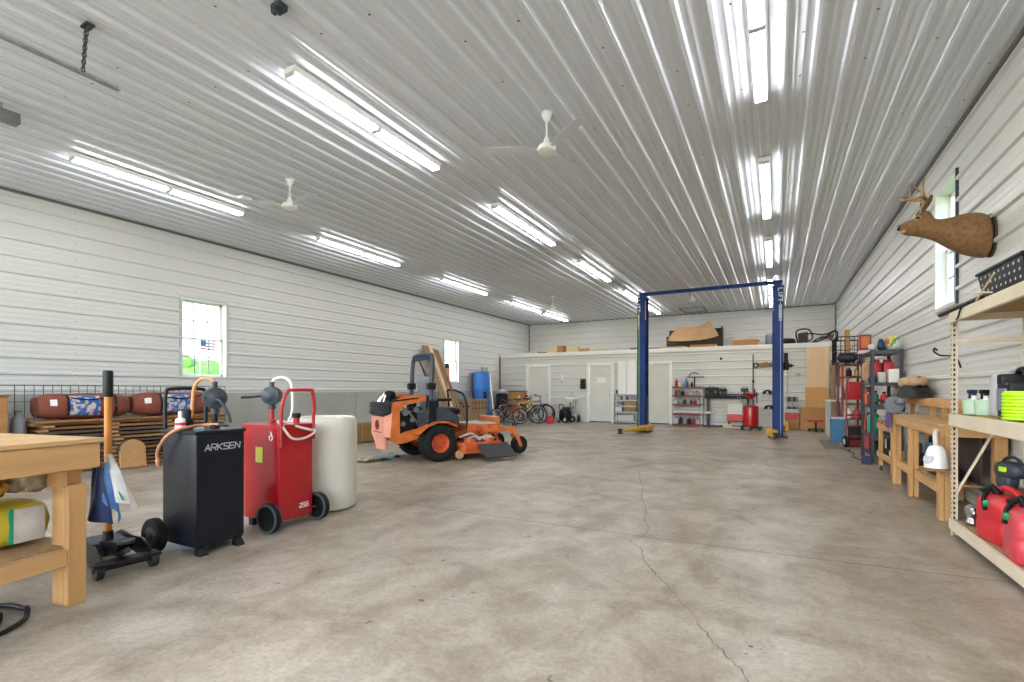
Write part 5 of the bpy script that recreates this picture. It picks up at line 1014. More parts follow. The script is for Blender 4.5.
b.build('tray_body', 'card', t, smooth=False); b = MB(); b.box(-.36, .36, 0, .16, -.005, .005, M=T(0, .25, .23) @ RX(R(35))); b.box(0, .08, -.25, .25, -.005, .005, M=T(.36, 0, .23) @ RY(R(30))); b.build('flaps', 'cardlight', t, smooth=False)
rnd = random.Random(9)
loft_items = [(-9.1, 17.6, .34, .2, .05, 'cardlight', 'thin pale scrap board at the far left of the loft edge'), (-8.6, 17.7, .34, .2, .12, 'bagwhite', 'pale box, first from the left on the loft'), (-8.15, 17.6, .30, .25, .10, 'card', 'low brown carton left on the loft'), (-7.72, 17.8, .38, .25, .25, 'paleY', 'pale carton left of the brown upright carton on the loft'), (-7.32, 17.65, .26, .25, .30, 'card', 'upright brown carton among the pale cartons on the loft'),
              (-6.88, 17.8, .45, .3, .26, 'paleY', 'widest pale carton on the loft'), (-6.38, 17.55, .34, .25, .16, 'cardlight', 'light carton right of the widest pale carton'), (-5.75, 17.7, .50, .3, .09, 'paleY', 'flat pale box in the middle of the loft'), (-5.05, 17.75, .64, .25, .07, 'ply', 'long tan carton on the loft left of the left blue post'), (-4.42, 17.6, .40, .2, .11, 'card', 'short brown carton on the loft left of the left blue post')]
for x, y, w_, d, h, m, lab in loft_items: carton((x, y, Z), w_, d, h, m, lab, R(rnd.uniform(-8, 8)), tape=False)
b = MB(); b.box(-.5, .5, -.06, .06, 0, .06, .003); one(b, 'dark_timber', 'carddark', 'dark timber offcut on the loft left of the left blue post', 'timber', loc=(-4.02, 17.35, Z+.001), rz=R(3)); b = MB(); b.box(-.35, .35, -.05, .05, 0, .05, .003); one(b, 'brown_timber', 'rough', 'brown timber offcut on the loft behind the dark timber', 'timber', loc=(-4.2, 18.1, Z+.001))
for i, (x, y, m, sx, sz, lab) in enumerate(((-.16, 17.6, 'seatgrey', .15, .19, 'grey bag on the loft left of the right blue post'), (.28, 17.55, 'black', .26, .10, 'low black bag on the loft right of the right blue post'))):
    b = MB(); b.sell((0, 0, sz*1.12), (sx, .2, sz), .6, .7, nz=.15, seed=i); one(b, 'loft_bag', m, lab, 'bag', loc=(x, y, Z))
t = thing('tangled_frames', 'tangle of black metal chair frames on the right end of the loft', 'chair frames', (.98, 17.85, Z))
b = MB()
for pts in ([(-.38, -.3, .02), (-.42, -.3, .42), (-.1, -.28, .46), (.0, -.25, .2), (-.2, -.3, .05)], [(-.3, .1, .02), (-.1, 0, .35), (.3, -.1, .30), (.62, -.15, .42)], [(-.2, -.2, .03), (.2, -.2, .12), (.6, -.25, .38), (.65, -.2, .05)], [(-.1, .1, .02), (.3, .05, .25), (.62, .1, .10)]): b.tube(spline(pts, 6), .022, 8)
b.build('bent_tubes', 'black', t)
b = MB(); b.loft([[(-.36, -.25, .05), (-.1, -.25, .08), (-.1, -.24, .08), (-.36, -.24, .05)], [(-.38, -.22, .36), (-.12, -.22, .40), (-.12, -.21, .40), (-.38, -.21, .36)]]); b.loft([[(.15, -.2, .12), (.55, -.2, .18), (.55, -.19, .18), (.15, -.19, .12)], [(.3, 0, .25), (.6, 0, .32), (.6, .01, .32), (.3, .01, .25)]]); b.build('sling_fabric', 'carddark', t)
# ------------------------------------------------------------------ right wall: beige rack in front
bx0, bx1, by0, by1 = 1.25, 1.72, 3.0, 5.20
t = thing('boltless_rack', 'beige steel and particle-board storage rack cut off by the right edge', 'storage rack', (0, 0, 0))
for (x, y, sx, sy) in ((bx0, by1, 1, -1), (bx1, by1, -1, -1), (bx0, by0, 1, 1), (bx1, by0, -1, 1)):
    b = MB(); b.box(min(x, x+sx*.045), max(x, x+sx*.045), min(y, y+sy*.003), max(y, y+sy*.003), 0, 1.80); b.box(min(x, x+sx*.003), max(x, x+sx*.003), min(y, y+sy*.045), max(y, y+sy*.045), 0, 1.80)
    z = .06
    while z < 1.78:
        b.add([(x+sx*.0225+.0075*math.cos(PI*k/4), y+(.0006 if sy < 0 else -.0006)-sy*0, z+.011*math.sin(PI*k/4)) for k in range(8)], [tuple(range(8))], None, 1)
        b.add([(x+sx*.0225+.0075*math.cos(PI*k/4), y+sy*.0036, z+.011*math.sin(PI*k/4)) for k in range(8)], [tuple(range(8))], None, 1)
        b.add([(x-sx*.0006, y+sy*.0225+.0075*math.cos(PI*k/4), z+.011*math.sin(PI*k/4)) for k in range(8)], [tuple(range(8))], None, 1); z += .04
    b.build('upright', ['beige', 'carddark'], t, smooth=False)
for zt, hb in ((.135, .085), (.985, .10), (1.80, .085)):
    for x in (bx0-.012, bx1-.018):
        b = MB(); b.box(x, x+.03, by0, by1+.004, zt-hb, zt, .004); b.build('shelf_beam', 'beige', t)
    for y in (by0, by1-.03):
        b = MB(); b.box(bx0+.004, bx1-.004, y+.003, y+.027, zt-hb*.8, zt-.018, .003); b.build('end_beam', 'beige', t)
    b = MB(); b.box(bx0+.02, bx1-.02, by0+.03, by1-.03, zt-.018, zt-.003); b.build('shelf_board', 'particle', t, smooth=False)
b = MB(); b.box(bx0+.004, bx1-.004, by1-.024, by1-.006, 1.555, 1.585, .003); b.build('end_crossbar', 'beige', t)
b = MB(); b.bar((bx0+.03, by1-.016, .34), (bx0+.27, by1-.016, .88), .032, .012, .002); b.build('diagonal_brace', 'beige', t)
def jug(t, b, w, d, h, m=None): pass
zs = .987
t = thing('oil_jug', 'tall jug, half white and half black, on the middle shelf of the beige rack', 'jug', (1.475, 4.60, zs), R(0))
b = MB(); b.box(-.12, .12, .03, .17, 0, .30, .03); b.tube(spline([(-.02, .10, .285), (-.02, .06, .325), (-.02, -.02, .33)], 5), .018, 8); b.build('white_half', 'lightgrey', t)
b = MB(); b.box(-.12, .12, -.19, .028, 0, .25, .03); b.box(-.12, .12, -.06, .028, .22, .30, .02); b.tube(spline([(-.02, -.0, .285), (-.02, -.05, .325), (-.02, -.13, .32), (-.02, -.17, .24)], 5), .019, 8); b.cyl((.05, -.12, .24), (.05, -.12, .30), .03); b.build('black_half', 'black', t)
b = MB(); b.box(-.1225, -.1195, -.16, .01, .05, .20, .0); b.build('label', 'grey', t, smooth=False)
t = thing('trimmer_line_spool', 'bright lime ridged spool at the right edge of the beige rack', 'spool', (1.345, 4.16, zs+.001)); b = MB(); b.lathe([(.085, 0)]+[q for k in range(8) for q in ((.098, .006+.0215*k), (.098, .018+.0215*k), (.090, .022+.0215*k))]+[(.085, .182), (.03, .184)], 28); b.build('line', 'lime', t); b = MB(); b.lathe([(.045, .183), (.05, .19), (.02, .192)], 16); b.build('hub', 'black', t)
t = thing('green_tub', 'pale green tub with spray bottles at the far end of the middle beige shelf', 'tub', (1.345, 5.02, zs)); b = MB(); b.lathe([(.055, 0), (.06, .005), (.07, .105), (.074, .107), (.074, .115), (.066, .115), (.056, .012), (.01, .01)], 22); b.build('tub_body', 'palegreen', t)
t = thing('green_tub', 'second pale green tub, next to the red cloth on the beige shelf', 'tub', (1.375, 4.875, zs)); b = MB(); b.lathe([(.055, 0), (.06, .005), (.068, .105), (.072, .107), (.072, .115), (.064, .115), (.056, .012), (.01, .01)], 22); b.build('tub_body', 'palegreen', t)
def spray(loc, m, lab):
    t = thing('spray_bottle', lab, 'bottle', loc, R(20)); b = MB(); b.lathe([(.025, 0), (.028, .01), (.028, .10), (.012, .13), (.012, .15)], 14); b.build('bottle_body', 'whitegloss', t); b = MB(); b.box(-.045, .02, -.014, .014, .15, .18, .006); b.box(-.035, -.025, -.006, .006, .11, .15); b.lathe([(.016, .135), (.016, .155)], 10); b.build('trigger_head', m, t)
spray((1.345, 5.02, zs+.012), 'navy', 'white spray bottle with a blue head standing in the first green tub'); spray((1.375, 4.875, zs+.012), 'black', 'white spray bottle with a black head standing in the second green tub')
b = MB(); b.loft([[(x, -.07, 0), (x, .07, 0), (x, .03, h), (x, -.0, h*.96)] for x, h in ((-.05, .07), (0, .12), (.05, .06))]); one(b, 'red_cloth', 'redfade', 'folded red cloth between the green tub and the big jug', 'cloth', loc=(1.52, 4.93, zs+.001), rz=R(10))
b = MB(); b.box(-.06, .06, -.03, .03, 0, .003); one(b, 'yellow_paper', 'stickeryellow', 'small yellow paper lying on the beige shelf in front of the jug', 'paper', loc=(1.30, 4.58, zs+.001))
def redcan(loc, rz, m, lab, s=1.):
    t = thing('gas_can', lab, 'gas can', loc, rz, 'red gas cans on the beige rack'); b = MB(); 
    def rr_(k, z, dx=0): return [((.13*k*math.copysign(abs(math.cos(a))**.35, math.cos(a))+dx)*s, .17*k*math.copysign(abs(math.sin(a))**.35, math.sin(a))*s, z*s) for a in [2*PI*j/36 for j in range(36)]]
    b.loft([rr_(.9, 0), rr_(1, .02), rr_(1.0, .13), rr_(.975, .14), rr_(.975, .155), rr_(1, .165), rr_(1, .25), rr_(.9, .29), rr_(.55, .315), rr_(.2, .318)]); b.build('can_body', m, t, ang=50)
    b = MB(); b.tube(spline([(0, -.14*s, .27*s), (0, -.10*s, .345*s), (0, .02*s, .365*s), (0, .11*s, .335*s), (0, .14*s, .27*s)], 5), .02*s, 8); b.build('can_handle', m, t)
    b = MB(); b.tube([(-.03*s, .06*s, .31*s), (-.05*s, .10*s, .36*s), (-.11*s, .10*s, .33*s)], [.028*s, .025*s, .018*s], 10); b.box(-.16*s, -.145*s, -.02*s, .08*s, .20*s, .34*s, .006) if False else None; b.tube(spline([(-.05*s, .10*s, .36*s), (-.12*s, .04*s, .30*s), (-.142*s, -.02*s, .22*s)], 4), .014*s, 8); b.build('spout', 'black', t)
    b = MB(); b.cyl((-.128*s, -.01*s, .27*s), (-.137*s, -.03*s, .25*s), .02*s, 10); b.build('green_button', 'green', t)
redcan((1.405, 4.56, .134), R(8), 'redpl', 'bright red gas can farthest back on the bottom beige shelf'); redcan((1.39, 4.12, .134), R(-6), 'redfade', 'faded red gas can in the middle of the bottom beige shelf'); redcan((1.41, 3.72, .134), R(4), 'redpl', 'red gas can nearest the right edge on the bottom beige shelf')
carton((1.57, 4.99, .135), .16, .28, .30, 'rough', 'brown box under the garden blower on the bottom beige shelf', tape=False)
t = thing('leaf_blower', 'dark garden blower with a lime label behind the red gas cans', 'blower', (1.53, 4.93, .437), R(-62)); t.scale = (.62, .62, .62)
b = MB(); b.sell((0, 0, .24), (.17, .11, .10), .7, .7, nz=.05); b.sell((-.05, 0, .12), (.10, .08, .12), .6, .6); b.build('motor_housing', 'slate', t); b = MB(); b.tube(spline([(-.12, 0, .30), (-.05, 0, .38), (.06, 0, .38), (.14, 0, .30)], 5), .018, 8); b.build('top_handle', 'darkgrey', t); b = MB(); b.box(-.04, .05, -.125, -.10, .22, .28, .006); b.build('lime_label', 'lime', t); b = MB(); b.tube([(.15, 0, .26), (.28, .0, .31)], [.06, .045], 14); b.build('nozzle', 'slate', t)
for i, y in enumerate((4.62, 4.72)):
    b = MB(); b.bar((1.60, y, .145), (1.675, y+.03, .87), .035, .02, .002); one(b, 'metal_bar', 'lightgrey', ['pale grey metal bar leaning behind the red cans, nearer the front', 'pale grey metal bar leaning beside the garden blower'][i], 'bar')
t = thing('engine_part', 'silver engine part on the bottom beige shelf left of the red cans', 'engine part', (1.335, 5.0, .135)); b = MB(); b.lathe([(.04, 0), (.05, .02), (.035, .06), (.05, .08), (.05, .14), (.02, .16)], 14); b.cyl((-.0, -.07, .08), (.0, .07, .08), .025); b.build('casting', 'chrome', t)
b = MB(); b.box(-.03, .03, -.14, .14, 0, .045, .006); b.box(-.045, .045, -.05, .05, .045, .075, .006); one(b, 'small_tool', 'castiron', 'dark metal tool lying low on the bottom beige shelf by the upright', 'tool', loc=(1.46, 5.02-.12, .135), rz=R(75)) if False else None
b = MB(); b.box(-.055, .055, -.12, .12, 0, .30, .01); one(b, 'blue_box', 'navy', 'dark blue box with pale print behind the nearest red gas cans', 'box', loc=(1.62, 3.95, .135)) 
# top shelf
zt = 1.802
t = thing('perforated_crate', 'black perforated plastic crate on the top shelf of the beige rack', 'crate', (1.50, 4.45, zt), R(2)); b = MB(); b.loft([[(-.16, -.30, 0), (.16, -.30, 0), (.16, .30, 0), (-.16, .30, 0)], [(-.19, -.34, .22), (.19, -.34, .22), (.19, .34, .22), (-.19, .34, .22)]]); b.box(-.20, .20, -.35, .35, .205, .225, .004)
for j in range(9):
    for k in range(4):
        u = (k+.7)/4.6; x = -.16-.03*u-.002; y = (-.26+.065*j)*(1+.1*u)
        b.add([(x, y+.011*math.cos(PI*q/4), .22*u+.011*math.sin(PI*q/4)) for q in range(8)], [tuple(range(8))], None, 1)
for j in range(5):
    for k in range(4):
        u = (k+.7)/4.6; y = .30+.04*u+.002; x = (-.12+.06*j)
        b.add([(x+.011*math.cos(PI*q/4), y, .22*u+.011*math.sin(PI*q/4)) for q in range(8)], [tuple(range(8))], None, 1)
b.build('crate_body', ['navyblack', 'lightgrey'], t, smooth=False)
t = thing('tall_can', 'green can with a red top at the right edge of the top beige shelf', 'can', (1.335, 3.93, zt)); b = MB(); b.lathe([(.045, 0), (.05, .005), (.05, .17), (.047, .175)], 18); b.build('can_body', 'green', t); b = MB(); b.lathe([(.0505, .10), (.0505, .16)], 18, cap=False); b.build('can_label', 'lightgrey', t); b = MB(); b.lathe([(.047, .175), (.05, .18), (.05, .23), (.03, .24)], 18); b.build('can_lid', 'redpl', t)
for i, (a, c, m, lab) in enumerate((((1.24, 4.30, 1.815), (1.24, 4.75, 1.885), 'paleY', 'pale thin stick lying in front of the perforated crate'), ((1.25, 4.62, 1.812), (1.252, 4.30, 1.94), 'paleY', 'pale thin stick crossing the other stick on the top beige shelf'), ((1.245, 4.76, 1.81), (1.245, 5.02, 1.70), 'black', 'short black cord hanging over the edge of the top beige shelf'))):
    b = MB(); b.tube([a, c] if i < 2 else spline([a, (1.228, 4.85, 1.795), (1.228, 4.92, 1.74), (1.228, 4.97, 1.72)], 5), .006, 6); one(b, 'thin_stick' if i < 2 else 'black_cord', m, lab, 'stick' if i < 2 else 'cord')  # two sticks, then a black cord over the shelf edge
b = MB(); b.box(-.09, .09, -.22, .22, 0, .014, .002); one(b, 'thin_board', 'rough', 'thin brown board lying at the far end of the top beige shelf', 'board', loc=(1.43, 5.06, zt+.002), rz=R(8)); b = MB(); b.tube([(0, -.15, .012), (0, .12, .012)], .008, 6); one(b, 'thin_rod', 'grey', 'thin grey rod lying across the brown board on the top beige shelf', 'rod', loc=(1.45, 5.15, zt+.018), rz=R(70)); b = MB(); b.tube([(0, -.45, .022), (0, .45, .022)], .021, 10); one(b, 'black_pipe', 'black', 'black pipe lying along the front edge of the top beige shelf, sticking out', 'pipe', loc=(1.262, 5.05, zt), rz=R(1))
b = MB(); b.tube(spline([(1.17, 5.209, 1.50), (1.15, 5.209, 1.52), (1.15, 5.209, 1.49), (1.19, 5.209, 1.46), (1.245, 5.209, 1.455), (1.29, 5.209, 1.43), (1.31, 5.209, 1.38), (1.315, 5.209, 1.355)], 6), .007, 7); one(b, 'black_strap', 'black', 'black rubber strap hooked around the beige rack upright', 'strap')
for v in b.v[:0]: pass
# ------------------------------------------------------------------ deer head
t = thing('deer_mount', 'brown antlered deer head mounted on the right wall', 'deer head', (XR-.022, 6.20, 0)); t.scale = (.92, 1, 1)
# sections: (x, ztop, zbottom, half width)
sec = [(0, 2.80, 2.44, .15), (-.03, 2.84, 2.42, .185), (-.10, 2.865, 2.44, .20), (-.20, 2.87, 2.475, .19), (-.30, 2.845, 2.54, .155), (-.38, 2.838, 2.60, .125), (-.45, 2.855, 2.655, .105), (-.50, 2.905, 2.69, .10), (-.545, 2.955, 2.705, .098), (-.585, 2.945, 2.715, .092), (-.62, 2.912, 2.725, .078), (-.655, 2.882, 2.737, .06), (-.685, 2.862, 2.752, .048), (-.71, 2.85, 2.765, .043), (-.73, 2.838, 2.775, .034), (-.738, 2.825, 2.785, .02)]
b = MB(); rings = []; nn = 24
for i, (x, a, c, w_) in enumerate(sec):
    ring = []
    for k in range(nn):
        q = 2*PI*k/nn; lean_ = .10*(a-c)*(1 if i > 5 else 0)
        ring.append((x+.05*math.sin(q)*(1 if 6 < i < 12 else .0), w_*math.cos(q)*(1-.18*max(0, math.sin(q)))*(1+.04*mnoise.noise((x*9, q, 0))), (a+c)/2+(a-c)/2*math.sin(q)))
    rings.append(ring)
b.loft(rings)
o = b.build('deer_body', 'fur', t, ang=180); sm = o.modifiers.new('smooth', 'SUBSURF'); sm.levels = 1; sm.render_levels = 2
b = MB(); b.prism([(.155*math.cos(2*PI*k/24), 2.63+.205*math.sin(2*PI*k/24)) for k in range(24)], .02, T(.0, 0, 0) @ YZ); b.build('wall_plaque', 'carddark', t)
b = MB(); b.sell((-.672, 0, 2.762), (.050, .040, .022), .9, .9, 16, 10); b.build('pale_chin', 'furpale', t)
b = MB(); b.sell((-.735, 0, 2.808), (.022, .034, .026), .9, .9, 14, 10); b.build('nose', 'eye', t)
for s in (-1, 1):
    b = MB(); b.sell((-.588, s*.074, 2.862), (.030, .016, .026), 1, 1, 12, 8); b.build('eye_ring', 'furpale', t)
    b = MB(); b.sell((-.590, s*.086, 2.862), (.018, .012, .016), 1, 1, 12, 8); b.build('eye', 'eye', t)
    b = MB(); b.loft([[(-.535+.025*math.cos(q)*w_-.0+off*.15, s*(.07+off)+.012*math.sin(q)*w_, 2.92+off*.75+.03*math.cos(q)*w_*.6) for q in [2*PI*k/12 for k in range(12)]] for off, w_ in ((0, .6), (.03, 1.3), (.07, 1.7), (.11, 1.3), (.145, .35))]); b.build('ear', 'fur', t)
    beam = [(-.535, s*.035, 2.93), (-.525, s*.06, 3.00), (-.535, s*.12, 3.03), (-.58, s*.17, 3.035), (-.65, s*.19, 3.02), (-.72, s*.18, 3.025), (-.775, s*.15, 3.06)]
    if s > 0: beam = [(-.535, s*.035, 2.93), (-.515, s*.06, 3.01), (-.495, s*.11, 3.09), (-.49, s*.15, 3.16), (-.495, s*.16, 3.24), (-.485, s*.15, 3.33)]
    P_ = spline(beam, 6); n = len(P_); b = MB(); b.tube(P_, [.023*(1-.65*i/(n-1)) for i in range(n)], 8)
    def tine(i, d, L_): 
        p = P_[min(n-1, int(i*(n-1)))]; q = p+Vector(d)*L_; b.tube(spline([p, p*.5+q*.5+Vector((0, s*.012, -.01)), q], 4), [.015*(1-.75*k/8) for k in range(9)], 7)
    if s < 0:
        tine(.16, (-.25, -.1, 1), .08); tine(.52, (.1, .1, 1), .17); tine(.76, (.05, .05, 1), .15)
    else:
        tine(.16, (-.3, -.1, 1), .07); tine(.42, (-1, -.1, .15), .16); tine(.66, (-.65, .1, .8), .16)
    b.build('antler', 'antler', t)
# ------------------------------------------------------------------ right workbench
t = thing('wooden_workbench', 'long pine workbench against the right wall beyond the beige rack', 'workbench', (0, 0, 0))
a0, a1, c0, c1 = 1.29, 1.755, 5.70, 7.78
b = MB(); b.box(a0-.01, a1, c0-.02, c1+.02, .845, .868, .003); b.build('benchtop', wood('bench_ply', '#bf9a68', '#b08a5a', 'y', .5), t)
b = MB(); b.box(a0, a0+.04, c0, c1, .755, .845, .004); b.build('apron', 'pineY', t); b = MB(); b.box(a0+.04, a1, c0, c0+.04, .755, .845, .004); b.build('apron', 'pineX', t)
for y in (c0+.01, 6.83, c1-.10):
    for x in (a0+.003, a1-.09):
        b = MB(); b.box(x, x+.088, y, y+.088, 0, .755, .004) if x > a0+.1 else (b.box(x-.0, x+.038, y, y+.088, 0, .755, .004), b.box(x+.04, x+.085, y+.0, y+.088, 0, .84, .004)); b.build('leg', 'pineZ', t)
b = MB(); b.box(a0+.042, a0+.08, c0+.1, 6.82, .21, .305, .004); b.box(a0+.042, a0+.08, 6.93, c1-.11, .21, .305, .004); b.build('shelf_rail', 'pineY', t); b = MB(); b.box(a0+.09, a1-.1, c0+.1, c1-.1, .305, .32); b.build('lower_shelf', 'particle', t)
b = MB(); b.box(1.62, 1.755, c0+.1, 8.9, .975, 1.075, .005)
for y in (5.95, 6.6, 7.2, 7.7): b.box(1.66, 1.72, y, y+.06, .868, .975)
b.box(1.68, 1.73, 8.78, 8.84, .762, .975)
b.build('back_shelf', 'pineY', t)
b = MB(); b.box(1.60, 1.615, c0+.12, 6.7, .325, .74); one(b, 'brown_board', 'carddark', 'brown board standing under the right workbench behind the white hood', 'board')
for i, (x, y, z, m, w_, d, h, lab) in enumerate(((1.46, 7.45, .322, 'slate', .13, .15, .28, 'slate blue canister under the far end of the right workbench'), (1.48, 7.05, .322, 'black', .16, .18, .14, 'black tool case under the middle of the right workbench'), (1.47, 6.42, .322, 'darkgrey', .18, .22, .17, 'dark grey machine under the right workbench left of the near leg'), (1.46, 6.07, .322, 'black', .18, .20, .12, 'black low case under the near end of the right workbench'), (1.62, 7.35, .322, 'bagblue', .14, .2, .3, 'light blue box at the back under the right workbench'))):
    tt = thing('under_bench_item', lab, 'tool', (x, y, z)); b = MB(); b.box(-w_/2, w_/2, -d/2, d/2, 0, h*.8, .02); b.build('case_body', m, tt); b = MB(); b.tube(spline([(-.03, -d*.3, h*.78), (-.03, -d*.2, h), (-.03, d*.2, h), (-.03, d*.3, h*.78)], 4), .012, 6); b.build('grip', 'darkgrey', tt)
for o in list(bpy.data.objects):
    if o.name.startswith('under_bench_item'): o.name = 'tool_case'
t = thing('white_hood', 'white plastic hood on a thin brown board at the near corner of the right workbench', 'hood', (1.245, 5.585, 0)); b = MB(); G = []
for i in range(9):
    u = i/8; G.append([((.085+.0*u)*math.cos(q)*(math.cos(u*1.45)**.6 if u < 1 else .2), .09*math.sin(q)*(math.cos(u*1.45)**.6 if u < 1 else .2), .49+.20*math.sin(u*1.45)) for q in [2*PI*k/24 for k in range(24)]])
b.loft(G); b.build('hood_shell', 'white', t); b = MB(); b.box(-.10, .09, -.10, .10, .468, .486, .003); b.build('board', 'rough', t); b = MB(); b.tube(spline([(.0, .0, .66), (.0, .03, .74), (.01, .07, .80), (.03, .09, .81)], 5), .018, 8); b.build('strap', 'bagwhite', t); b = MB(); b.lathe([(.035, 0), (.045, .004), (.045, .008), (.02, .012)], 16, T(-.06, -.045, .57) @ RZ(R(35)) @ RY(R(-70))); b.build('vent', 'lightgrey', t)
# saw stand
t = thing('saw_stand', 'small pine stand on casters at the far end of the right workbench', 'stand', (0, 0, 0))
d0, d1 = 7.95, 8.86
b = MB(); b.box(1.31, 1.74, d0, d1, .735, .76, .003); b.build('stand_top', 'ply', t)
for y in (d0, d1-.06):
    for x in (1.32, 1.68): b = MB(); b.box(x, x+.05, y, y+.06, .075, .735 if x > 1.5 or y < 8.5 else .735, .004); b.build('leg', 'pineZ', t)
for z in (.21, .62):
    b = MB(); b.box(1.30, 1.32, d0, d1, z, z+.085, .004); b.build('rail', 'pineY', t)
b = MB(); b.box(1.33, 1.72, d0+.02, d1-.02, .19, .205); b.build('lower_shelf', 'particle', t)
for y in (d0+.03, d1-.03):
    for x in (1.345, 1.705): b = MB(); b.lathe([(.012, -.014), (.034, -.014), (.036, 0), (.034, .014), (.012, .014)], 14, T(x, y, .037) @ RY(PI/2)); b.box(x-.02, x+.02, y-.02, y+.02, .06, .075); b.build('caster', 'darkgrey', t)
b = MB(); b.box(-.07, .07, -.09, .09, 0, .14, .004); one(b, 'wood_block', 'paleY', 'pale wood block on the lower shelf of the saw stand', 'wood block', loc=(1.43, 8.25, .207)); b = MB(); b.lathe([(.05, 0), (.055, .01), (.055, .28), (.03, .31)], 12); one(b, 'black_canister', 'black', 'black canister on the lower shelf of the saw stand', 'canister', loc=(1.45, 8.6, .207))
t = thing('miter_saw', 'grey miter saw on top of the saw stand', 'saw', (1.42, 8.36, .762), R(6)); b = MB(); b.lathe([(.16, 0), (.17, .01), (.17, .04), (.15, .05)], 24); b.box(-.06, .06, -.28, .28, .0, .05, .01); b.box(.05, .09, -.25, .25, .05, .12, .004); b.build('saw_base', 'galv', t); b = MB(); b.lathe([(.03, -.03), (.105, -.03), (.115, -.02), (.115, .02), (.105, .03), (.03, .03)], 24, T(0, 0, .21) @ RX(PI/2)); b.build('blade_guard', 'grey', t); b = MB(); b.cyl((0, .03, .20), (0, .15, .20), .055, 14); b.box(.02, .12, -.02, .04, .05, .2, .01); b.build('motor', 'castiron', t); b = MB(); b.tube(spline([(-.1, .0, .24), (-.17, .0, .27), (-.22, .0, .22)], 5), .02, 8); b.build('handle', 'darkgrey', t); b = MB(); b.sell((.02, -.15, .26), (.05, .09, .05), .7, .7); b.build('dust_bag', 'seatgrey', t)
t = thing('tool_bag', 'black tool bag with a tan top lying on the back shelf over the saw stand', 'bag', (1.615, 8.30, 1.077), R(90)); b = MB(); b.loft([[(x, -w_, 0), (x, w_, 0), (x, w_*.7, h), (x, -w_*.7, h)] for x, w_, h in ((-.52, .09, .05), (-.4, .12, .12), (-.1, .14, .17), (.25, .13, .15), (.50, .10, .07))]); b.build('bag_body', 'black', t); b = MB(); b.sell((.22, 0, .20), (.26, .12, .07), .8, .8, nz=.25, nf=6); b.sell((-.18, 0, .21), (.17, .11, .075), .8, .8, nz=.25, nf=6, seed=4); b.build('tan_top', 'tan', t); b = MB(); b.box(-.33, -.29, -.02, .02, .14, .27, .008); b.build('black_clasp', 'black', t)
t = thing('hanging_clamp', 'small purple clamp hanging at the far corner of the right workbench', 'clamp', (1.245, 7.70, .70)); b = MB(); b.box(-.02, .025, -.05, .05, 0, .19, .008); b.box(-.02, .09, -.03, .03, .171, .19, .004); b.build('clamp_body', 'purple', t); b = MB(); b.cyl((-.0, 0, -.06), (0, 0, .0), .01); b.build('screw', 'steel', t)
# ------------------------------------------------------------------ slate rack with garden things
rx0, rx1, ry0, ry1 = 1.33, 1.745, 9.6, 10.62; ZS = (.16, .46, .92, 1.29, 1.80)
rack('steel_shelf_rack', 'dark slate steel shelf rack by the right wall beyond the saw stand', 'shelf rack', (0, 0, 0), rx0, rx1, ry0, ry1, ZS, 1.82, 'slate', 'slate', .035, .05)
def blob(name, m, lab, cat, loc, a, nz=.2, seed=1, e=.8, mats=None):
    b = MB(); b.sell((0, 0, a[2]*(1+nz*.4)), a, e, e, 18, 12, nz, 1.2/max(a), None, 0, seed)
    zm = min(v[2] for v in b.v); b.v = [(v[0], v[1], v[2]-zm) for v in b.v]
    return one(b, name, m, lab, cat, loc=loc)
zz = 1.803
t = thing('helmet', 'white helmet with yellow, green and orange panels on top of the slate rack', 'helmet', (1.635, 9.76, zz)); b = MB(); b.sell((0, 0, .115), (.10, .12, .115), 1, 1, 24, 16)
b.m = [(1 if (sum(b.v[i][2] for i in f)/len(f)) > .10 and (sum(b.v[i][0] for i in f)/len(f)) < .02 and (sum(b.v[i][1] for i in f)/len(f)) < .05 else 0) for f in b.f]
b.m = [2 if m_ == 1 and (sum(b.v[i][0] for i in f)/len(f)) < -.05 else m_ for m_, f in zip(b.m, b.f)]; b.build('helmet_shell', ['white', 'stickeryellow', 'orange'], t); b = MB(); b.tube(spline([(-.04, -.11, .06), (-.01, -.12, .13), (.04, -.115, .18), (.07, -.09, .19)], 5), .014, 6); b.build('green_trim', 'green', t)
blob('crumpled_bag', 'bagwhite', 'crumpled white bag at the near left corner of the slate rack top', 'bag', (1.40, 9.95, zz), (.06, .12, .06), .3, 3); blob('green_bag', 'green', 'dark green crumpled bag in the middle of the slate rack top', 'bag', (1.53, 9.99, zz), (.05, .09, .08), .3, 5); blob('navy_cap', 'navy', 'navy cap between the green bag and the helmet on the slate rack', 'cap', (1.475, 9.69, zz), (.045, .07, .09), .2, 6)
blob('long_pale_bag', 'lightgrey', 'long pale bag lying on the middle of the slate rack top', 'bag', (1.60, 10.25, zz), (.10, .17, .07), .25, 8)
t = thing('orange_lantern', 'orange-brown lantern box on the far end of the slate rack top', 'lantern', (1.365, 10.47, zz)); b = MB(); b.box(-.09, .09, -.09, .09, 0, .06, .01); b.build('base', 'pink', t); b = MB(); b.box(-.085, .085, -.085, .085, .06, .33, .008); b.build('lantern_body', 'darkred', t); b = MB(); b.box(-.06, .06, -.088, -.084, .10, .30); b.box(-.088, -.084, -.06, .06, .10, .30); b.build('orange_pane', 'orange', t)
zz = 1.293
carton((1.645, 9.73, zz), .15, .15, .21, 'whitegloss', 'white box on the second tier of the slate rack by the wall', tape=False); t = thing('white_pail', 'white pail beside the white box on the slate rack', 'pail', (1.495, 9.75, zz)); b = MB(); b.lathe([(.055, 0), (.065, .16), (.068, .165), (.06, .165), (.05, .02), (.01, .015)], 18); b.build('pail_body', 'bagwhite', t)
